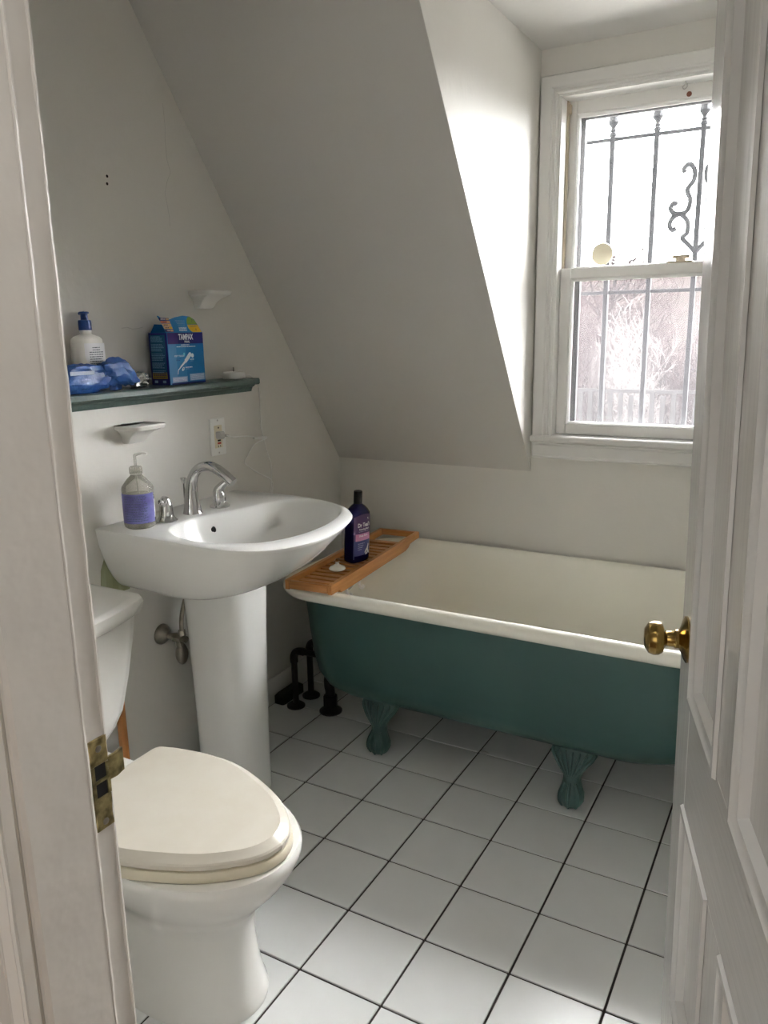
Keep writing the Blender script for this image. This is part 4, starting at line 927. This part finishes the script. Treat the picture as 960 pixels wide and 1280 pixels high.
# outlet
t = thing('wall_outlet', 'white wall outlet plate with test and reset buttons beside the faucet', 'outlet', (XB, 0.699, 1.042))
obj('cover_plate', MB().box((XB, 0.664, 0.985), (XB + 0.006, 0.735, 1.101), 0.003), M['white'], t)
rcp = obj('receptacle', MB().box((XB + 0.004, 0.682, 1.008), (XB + 0.0078, 0.717, 1.078), 0.0015), M['ivory'], t)
obj('test_button', MB().box((XB + 0.0075, 0.693, 1.0285), (XB + 0.0092, 0.707, 1.0335), 0.0006), M['cap'], rcp)
obj('reset_button', MB().box((XB + 0.0075, 0.692, 1.0195), (XB + 0.0092, 0.708, 1.0255), 0.0006), M['red'], rcp, label='red reset button')
for (y0, y1, z0, z1) in ((0.694, 0.6965, 0.9985 + 0.011, 1.0165), (0.704, 0.7062, 0.9985 + 0.011, 1.0165)): obj('slot', MB().box((XB + 0.0074, y0, z0 + 0.0005), (XB + 0.0082, y1, z1)), M['dark'], rcp)
obj('ground_hole', MB().lathe([(0.0028, 0), (0.0028, 0.0008)], (XB + 0.0074, 0.700, 1.0705), (1, 0, 0), 10), M['dark'], rcp)
for z in (0.993, 1.093): obj('screw', MB().lathe([(0.003, 0), (0.003, 0.0008), (0.001, 0.0014)], (XB + 0.0055, 0.6995, z), (1, 0, 0), 10), M['grey'], t)

# ceramic soap dishes
def soap_dish(x, y0, y1, z, lab, dep=0.088):
    t = thing('soap_dish', lab, 'soap dish', (x, (y0 + y1) / 2, z), 'white ceramic soap dishes on the left wall')
    yc = (y0 + y1) / 2; hw = (y1 - y0) / 2
    mb = MB()
    def rg(zz, x1, h): return rrect(x, x + x1, yc - h, yc + h, 0, zz, 5, (0.018, 0.004, 0.004, 0.018))
    mb.loft([rg(z - 0.016, dep - 0.014, hw - 0.012), rg(z - 0.012, dep - 0.004, hw - 0.003), rg(z - 0.003, dep, hw), rg(z, dep - 0.002, hw - 0.002), rg(z - 0.0005, dep - 0.008, hw - 0.007), rg(z - 0.004, dep - 0.018, hw - 0.015), rg(z - 0.005, dep - 0.03, hw - 0.03)])
    obj('tray', mb, M['dish'], t, angle=40)
    mb = MB(); mb.loft([rrect(x, x + a, yc - h, yc + h, 0.004, z + dz, 3) for dz, a, h in ((-0.052, 0.018, hw * 0.52), (-0.048, 0.026, hw * 0.56), (-0.034, 0.036, hw * 0.60), (-0.022, 0.052, hw * 0.70), (-0.013, 0.075, hw * 0.85))])
    obj('bracket', mb, M['dish'], t, angle=40)
soap_dish(XB, 0.296, 0.410, 1.121, 'white ceramic soap dish below the green shelf left of the outlet')
soap_dish(XW, 0.700, 0.815, 1.482, 'white ceramic soap dish high on the wall above the blue box')

# ------------------------------------------------------------------ bath tray and what lies on it
phi = radians(4.5)
TM = Matrix.Translation((-0.468, 0.752, 0.5632)) @ Matrix.Rotation(phi, 4, 'Z')
t = thing('bath_tray', 'slatted bamboo bath tray lying across the left end of the tub', 'bath tray', (0, 0, 0), matrix=TM)
# local: x across (-0.08..0.08), y along 0..0.70, z from rim
HW, LT, TH = 0.083, 0.715, 0.030
def siderail(x0, x1):
    pf = [(0, 0), (0.055, 0), (0.062, -0.010), (0.10, -0.012), (0.58, -0.012), (0.61, -0.006), (0.625, 0.004), (0.66, 0.006), (LT, 0.006), (LT, TH), (0, TH)]
    return MB().prism(pf, 0, x0, x1)
obj('side_rail', siderail(-HW, -HW + 0.014), M['bamboo'], t, local=True)
obj('side_rail', siderail(HW - 0.014, HW), M['bamboo'], t, local=True)
obj('end_rail', MB().box((-HW + 0.014, 0.0, 0.002), (HW - 0.014, 0.016, TH - 0.002), 0.002), M['bamboo2'], t, local=True)
obj('end_rail', MB().box((-HW + 0.014, LT - 0.016, 0.008), (HW - 0.014, LT, TH), 0.002), M['bamboo2'], t, local=True)
obj('cross_board', MB().box((-HW + 0.014, 0.560, -0.006), (HW - 0.014, 0.588, 0.018), 0.002), M['bamboo2'], t, local=True)
for k in range(15):
    y = 0.024 + k * 0.0358
    obj('slat', MB().box((-HW + 0.013, y, 0.004), (HW - 0.013, y + 0.0245, 0.0135), 0.0015), M['bamboo2'], t, local=True)
obj('support_bar', MB().box((-0.05, 0.017, -0.004), (-0.036, 0.562, 0.004)), M['bamboo'], t, local=True)
obj('support_bar', MB().box((0.036, 0.017, -0.004), (0.05, 0.562, 0.004)), M['bamboo'], t, local=True)
for y in (0.11, 0.20):
    mb = MB().tube([(HW - 0.005, y, -0.010), (HW - 0.004, y, -0.028), (HW + 0.002, y + 0.004, -0.040), (HW + 0.008, y + 0.008, -0.030)], 0.005, 8, smooth=4); obj('hanging_clip', mb, M['white'], t, local=True, label='small white clip under the rail')
SLZ = 0.5632 + 0.0138
# bubble bath bottle
bbx, bby = -0.487, 1.075; tilt = radians(4.0); yawb = radians(-14)
BM = Matrix.Translation((bbx, bby, SLZ + 0.0024)) @ Matrix.Rotation(yawb, 4, 'Z') @ Matrix.Rotation(tilt, 4, 'Y')
t = thing('bubble_bath_bottle', 'dark blue bath bottle with black cap and purple label on the bamboo tray', 'bottle', (0, 0, 0), matrix=BM)
def bb(z, hx, hy, n=3.0): return sring(0, 0, hx, hx, hy, z, n, n, 36)
bprof = [(0.0, 0.026, 0.041), (0.003, 0.0295, 0.045), (0.012, 0.0305, 0.046), (0.09, 0.0305, 0.046), (0.155, 0.0305, 0.046), (0.172, 0.0295, 0.0445), (0.186, 0.026, 0.038), (0.196, 0.0195, 0.0265), (0.202, 0.0145, 0.0165), (0.206, 0.0135, 0.0135)]
mb = MB(); mb.loft([bb(z, a, b, 3.0 if z < 0.18 else 2.2) for z, a, b in bprof]); obj('bottle_body', mb, M['navy'], t, local=True, angle=50)
obj('cap', MB().lathe([(0.0150, 0.204), (0.0152, 0.206), (0.0148, 0.245), (0.0138, 0.2475), (0, 0.248)], (0, 0, 0), (0, 0, 1), 24), M['cap'], t, local=True, label='black flip cap')
def bf(off): return lambda u, v: (0.0307 * max(0.0, 1 - abs(u / 0.0465) ** 3.0) ** (1 / 3.0) + 0.0002 + off, u, v)
mb = MB(); f = bf(0)
def arch(u): return 0.158 + 0.014 * sqrt(max(0, 1 - (u / 0.042) ** 2))
NU = 16
for k in range(NU):
    a = -0.039 + 0.078 * k / NU; b = -0.039 + 0.078 * (k + 1) / NU
    mb.quad(f(a, 0.080), f(b, 0.080), f(b, arch(b)), f(a, arch(a)), 0)
    mb.quad(f(a, 0.014), f(b, 0.014), f(b, 0.080), f(a, 0.080), 1)
f = bf(0.0003)
put_rect(mb, f, -0.033, 0.079, 0.0335, 0.104, 2, 10); put_rect(mb, f, -0.036, 0.012, 0.036, 0.026, 4, 10)
f = bf(0.0006)
put_text(mb, "Dr Teal's", 0.0195, f, 0.003, 0.134, 3, 0.0006, 0.82)
put_text(mb, 'Foaming Bath', 0.0085, f, 0.003, 0.1195, 3, 0.0002); lines(mb, f, -0.022, 0.026, 0.111, 0.0015, 5)
put_text(mb, 'Sleep Bath', 0.0095, f, 0.0, 0.0965, 3, 0.0002); lines(mb, f, -0.022, 0.020, 0.0845, 0.003, 6)
for k in range(4): lines(mb, f, -0.024, 0.006 - 0.004 * k, 0.068 - k * 0.007, 0.0018, 5)
blob(mb, f, 0.021, 0.156, 0.0035, 0.0035, 3); blob(mb, bf(0.0008), 0.0225, 0.1575, 0.003, 0.003, 0)
for (u, v, a, b, r) in ((0.014, 0.040, 0.010, 0.0035, 1.0), (0.022, 0.046, 0.011, 0.004, 1.5), (0.026, 0.036, 0.009, 0.0035, 2.1), (0.018, 0.030, 0.008, 0.003, 0.5), (0.025, 0.058, 0.006, 0.0022, 1.6)): blob(mb, f, u, v, a, b, 3, rot=r)
obj('label', mb, [M['purple'], M['blulab'], M['pink'], M['print'], M['navy'], M['printd'], M['pink']], t, local=True, recalc=False, label='purple label with white lettering and pink band')
# ceramic stopper
t = thing('tub_stopper', 'white round tub stopper with metal ring on the bamboo tray', 'stopper', (-0.487, 0.952, SLZ))
obj('disc', MB().lathe([(0.022, 0), (0.027, 0.003), (0.0285, 0.006), (0.024, 0.012), (0.013, 0.017), (0.007, 0.021), (0.0055, 0.026), (0, 0.027)], (-0.487, 0.952, SLZ), (0, 0, 1), 26), M['china'], t)
mb = MB(); c = V((-0.487, 0.952, SLZ + 0.031)); mb.tube([tuple(c + V((0.55, 0.83, 0)) * 0.0085 * cos(a) + V((0, 0, 1)) * 0.0085 * sin(a)) for a in [2 * pi * k / 18 for k in range(19)]], 0.0011, 6); obj('ring', mb, M['chrome'], t)

# a small scrap of paper on the floor under the tub
mb = MB().ball((0.02, 1.02, 0.0035), (0.014, 0.006, 0.0035), 10, 6, disp=crumple(2.2, 0.5)); mb.v = [(x, y, max(z, 0.0002)) for x, y, z in mb.v]
obj('paper_scrap', mb, M['grey'], label='tiny pale scrap lying on the floor tiles under the tub', cat='scrap')

# ------------------------------------------------------------------ outside: slope, fence, bare trees
mb = MB(); NX, NY = 30, 24; vs = []; fs_ = []
for j in range(NY + 1):
    for i in range(NX + 1):
        x = -26 + 46 * i / NX; y = 2.4 + 42 * j / NY
        z = -1.15 + max(0, y - 14) * 0.19 + 0.25 * noise.noise(V((x * 0.3, y * 0.3, 0)))
        vs.append((x, y, z))
for j in range(NY):
    for i in range(NX): a = j * (NX + 1) + i; fs_.append((a, a + 1, a + NX + 2, a + NX + 1))
mb.add(vs, fs_); struct('ground', mb, M['litter'])
M['bounce_ground'] = mat('bounce_ground_pale', (0.18, 0.175, 0.165), 0.9, bump=0.4, bscale=40, var=0.2, vscale=3)
struct('unseen_bounce_ground', MB().box((-12, 1.9, -1.6), (12, 9.5, -0.82)), M['bounce_ground'])  # unseen pale ground, added to bounce light up onto the dormer ceiling
def gz(x, y): return -1.15 + max(0, y - 14) * 0.19 + 0.25 * noise.noise(V((x * 0.3, y * 0.3, 0)))
fe = thing('picket_fence', 'weathered picket fence beyond the window at the foot of the bare trees', 'fence', (-1.8, 12.0, -1.1))
for k in range(40):
    x = -5.2 + k * 0.165; h = 0.30 + 0.03 * sin(k * 2.1)
    obj('picket', MB().box((x, 11.97, -1.35), (x + 0.075, 12.0, h), 0.004), M['fence'], fe)
for z in (-0.75, 0.30): obj('fence_rail', MB().box((-5.3, 12.0, z), (1.6, 12.05, z + 0.06), 0.004), M['fence'], fe)

def tree(x, y, h, r0, seed, trunk_mat, twig_mat, label, depth, spread, nchild, name, group):
    rnd = random.Random(seed); z0 = gz(x, y) - 0.05
    t = thing(name, label, 'tree' if name == 'bare_tree' else 'shrub', (x, y, z0), group)
    tm, tw = MB(), MB()
    def grow(p, d, L, r, lev):
        n = 3 if lev < 2 else 2; pts = [p]; rs = [r]; q = p.copy(); dd = d.copy()
        for k in range(n):
            dd = (dd + V((rnd.gauss(0, .16), rnd.gauss(0, .16), rnd.gauss(0.03, .12)))).normalized(); q = q + dd * (L / n); pts.append(q.copy()); rs.append(r * (1 - 0.5 * (k + 1) / n))
        (tm if lev < 2 else tw).tube(pts, rs, 5 if lev < 2 else 3)
        if lev >= depth: return
        m = nchild if lev else nchild + 3
        for c in range(m):
            f = 0.25 + 0.75 * (c + rnd.random()) / m; i = min(int(f * n), n - 1); fr = f * n - i
            b = pts[i] * (1 - fr) + pts[i + 1] * fr
            az = rnd.random() * 2 * pi; side = V((cos(az), sin(az), rnd.uniform(-.2, .7)))
            nd = (dd * (1 - spread) + side * spread).normalized()
            grow(b, nd, L * rnd.uniform(.45, .72), max(rs[i] * 0.55, 0.006), lev + 1)
    if name == 'bare_tree': grow(V((x, y, z0)), V((rnd.gauss(0, .05), rnd.gauss(0, .05), 1)).normalized(), h, r0, 0)
    else:
        for k in range(8): grow(V((x + rnd.gauss(0, .18), y + rnd.gauss(0, .18), z0)), V((rnd.gauss(0, .35), rnd.gauss(0, .35), 1)).normalized(), h * rnd.uniform(.6, 1), r0, 1)
    R = 1.05 if name == 'bare_tree' else 0.70
    for q in (tm, tw):
        nv = []
        for (px, py, pz) in q.v:
            e = V((px - x, py - y)); L = e.length; e = e * (R * math.tanh(L / R) / L) if L > 1e-6 else e
            nv.append((x + e.x, y + e.y, pz))
        q.v = nv
    obj('trunk' if name == 'bare_tree' else 'stems', tm, trunk_mat, t, recalc=False)
    o = obj('twigs', tw, twig_mat, t, recalc=False); o['kind'] = 'stuff'
trees = [(-4.05, 19.4, 2.7, 0.10, 'tall bare tree beyond the fence at the left side of the window view'),
         (-1.15, 19.6, 2.5, 0.08, 'bare tree beyond the fence behind the right side of the lower sash'),
         (1.4, 19.4, 3.4, 0.09, 'bare tree beyond the fence hidden mostly by the open door edge')]
for k, (x, y, h, r, lab) in enumerate(trees): tree(x, y, h, r, 40 + k, M['bark'], M['twig'], lab, 4, 0.62, 6, 'bare_tree', 'bare trees beyond the fence')
spots = [(-6.4 + 1.5 * i + (0.75 if j % 2 else 0) + 0.04 * ((i * 7 + j * 3) % 3 - 1), 13.1 + 1.47 * j) for j in range(4) for i in range(7)]
for k, (x, y) in enumerate(spots):
    tree(x, y, 2.0 + 0.35 * sin(k * 1.7), 0.022, 80 + k, M['bark'], M['twig'] if k % 3 else M['twig2'], 'bare pinkish brush shrub in the thicket behind the picket fence', 4, 0.6, 5, 'bare_shrub', 'bare shrubs of the thicket behind the fence')
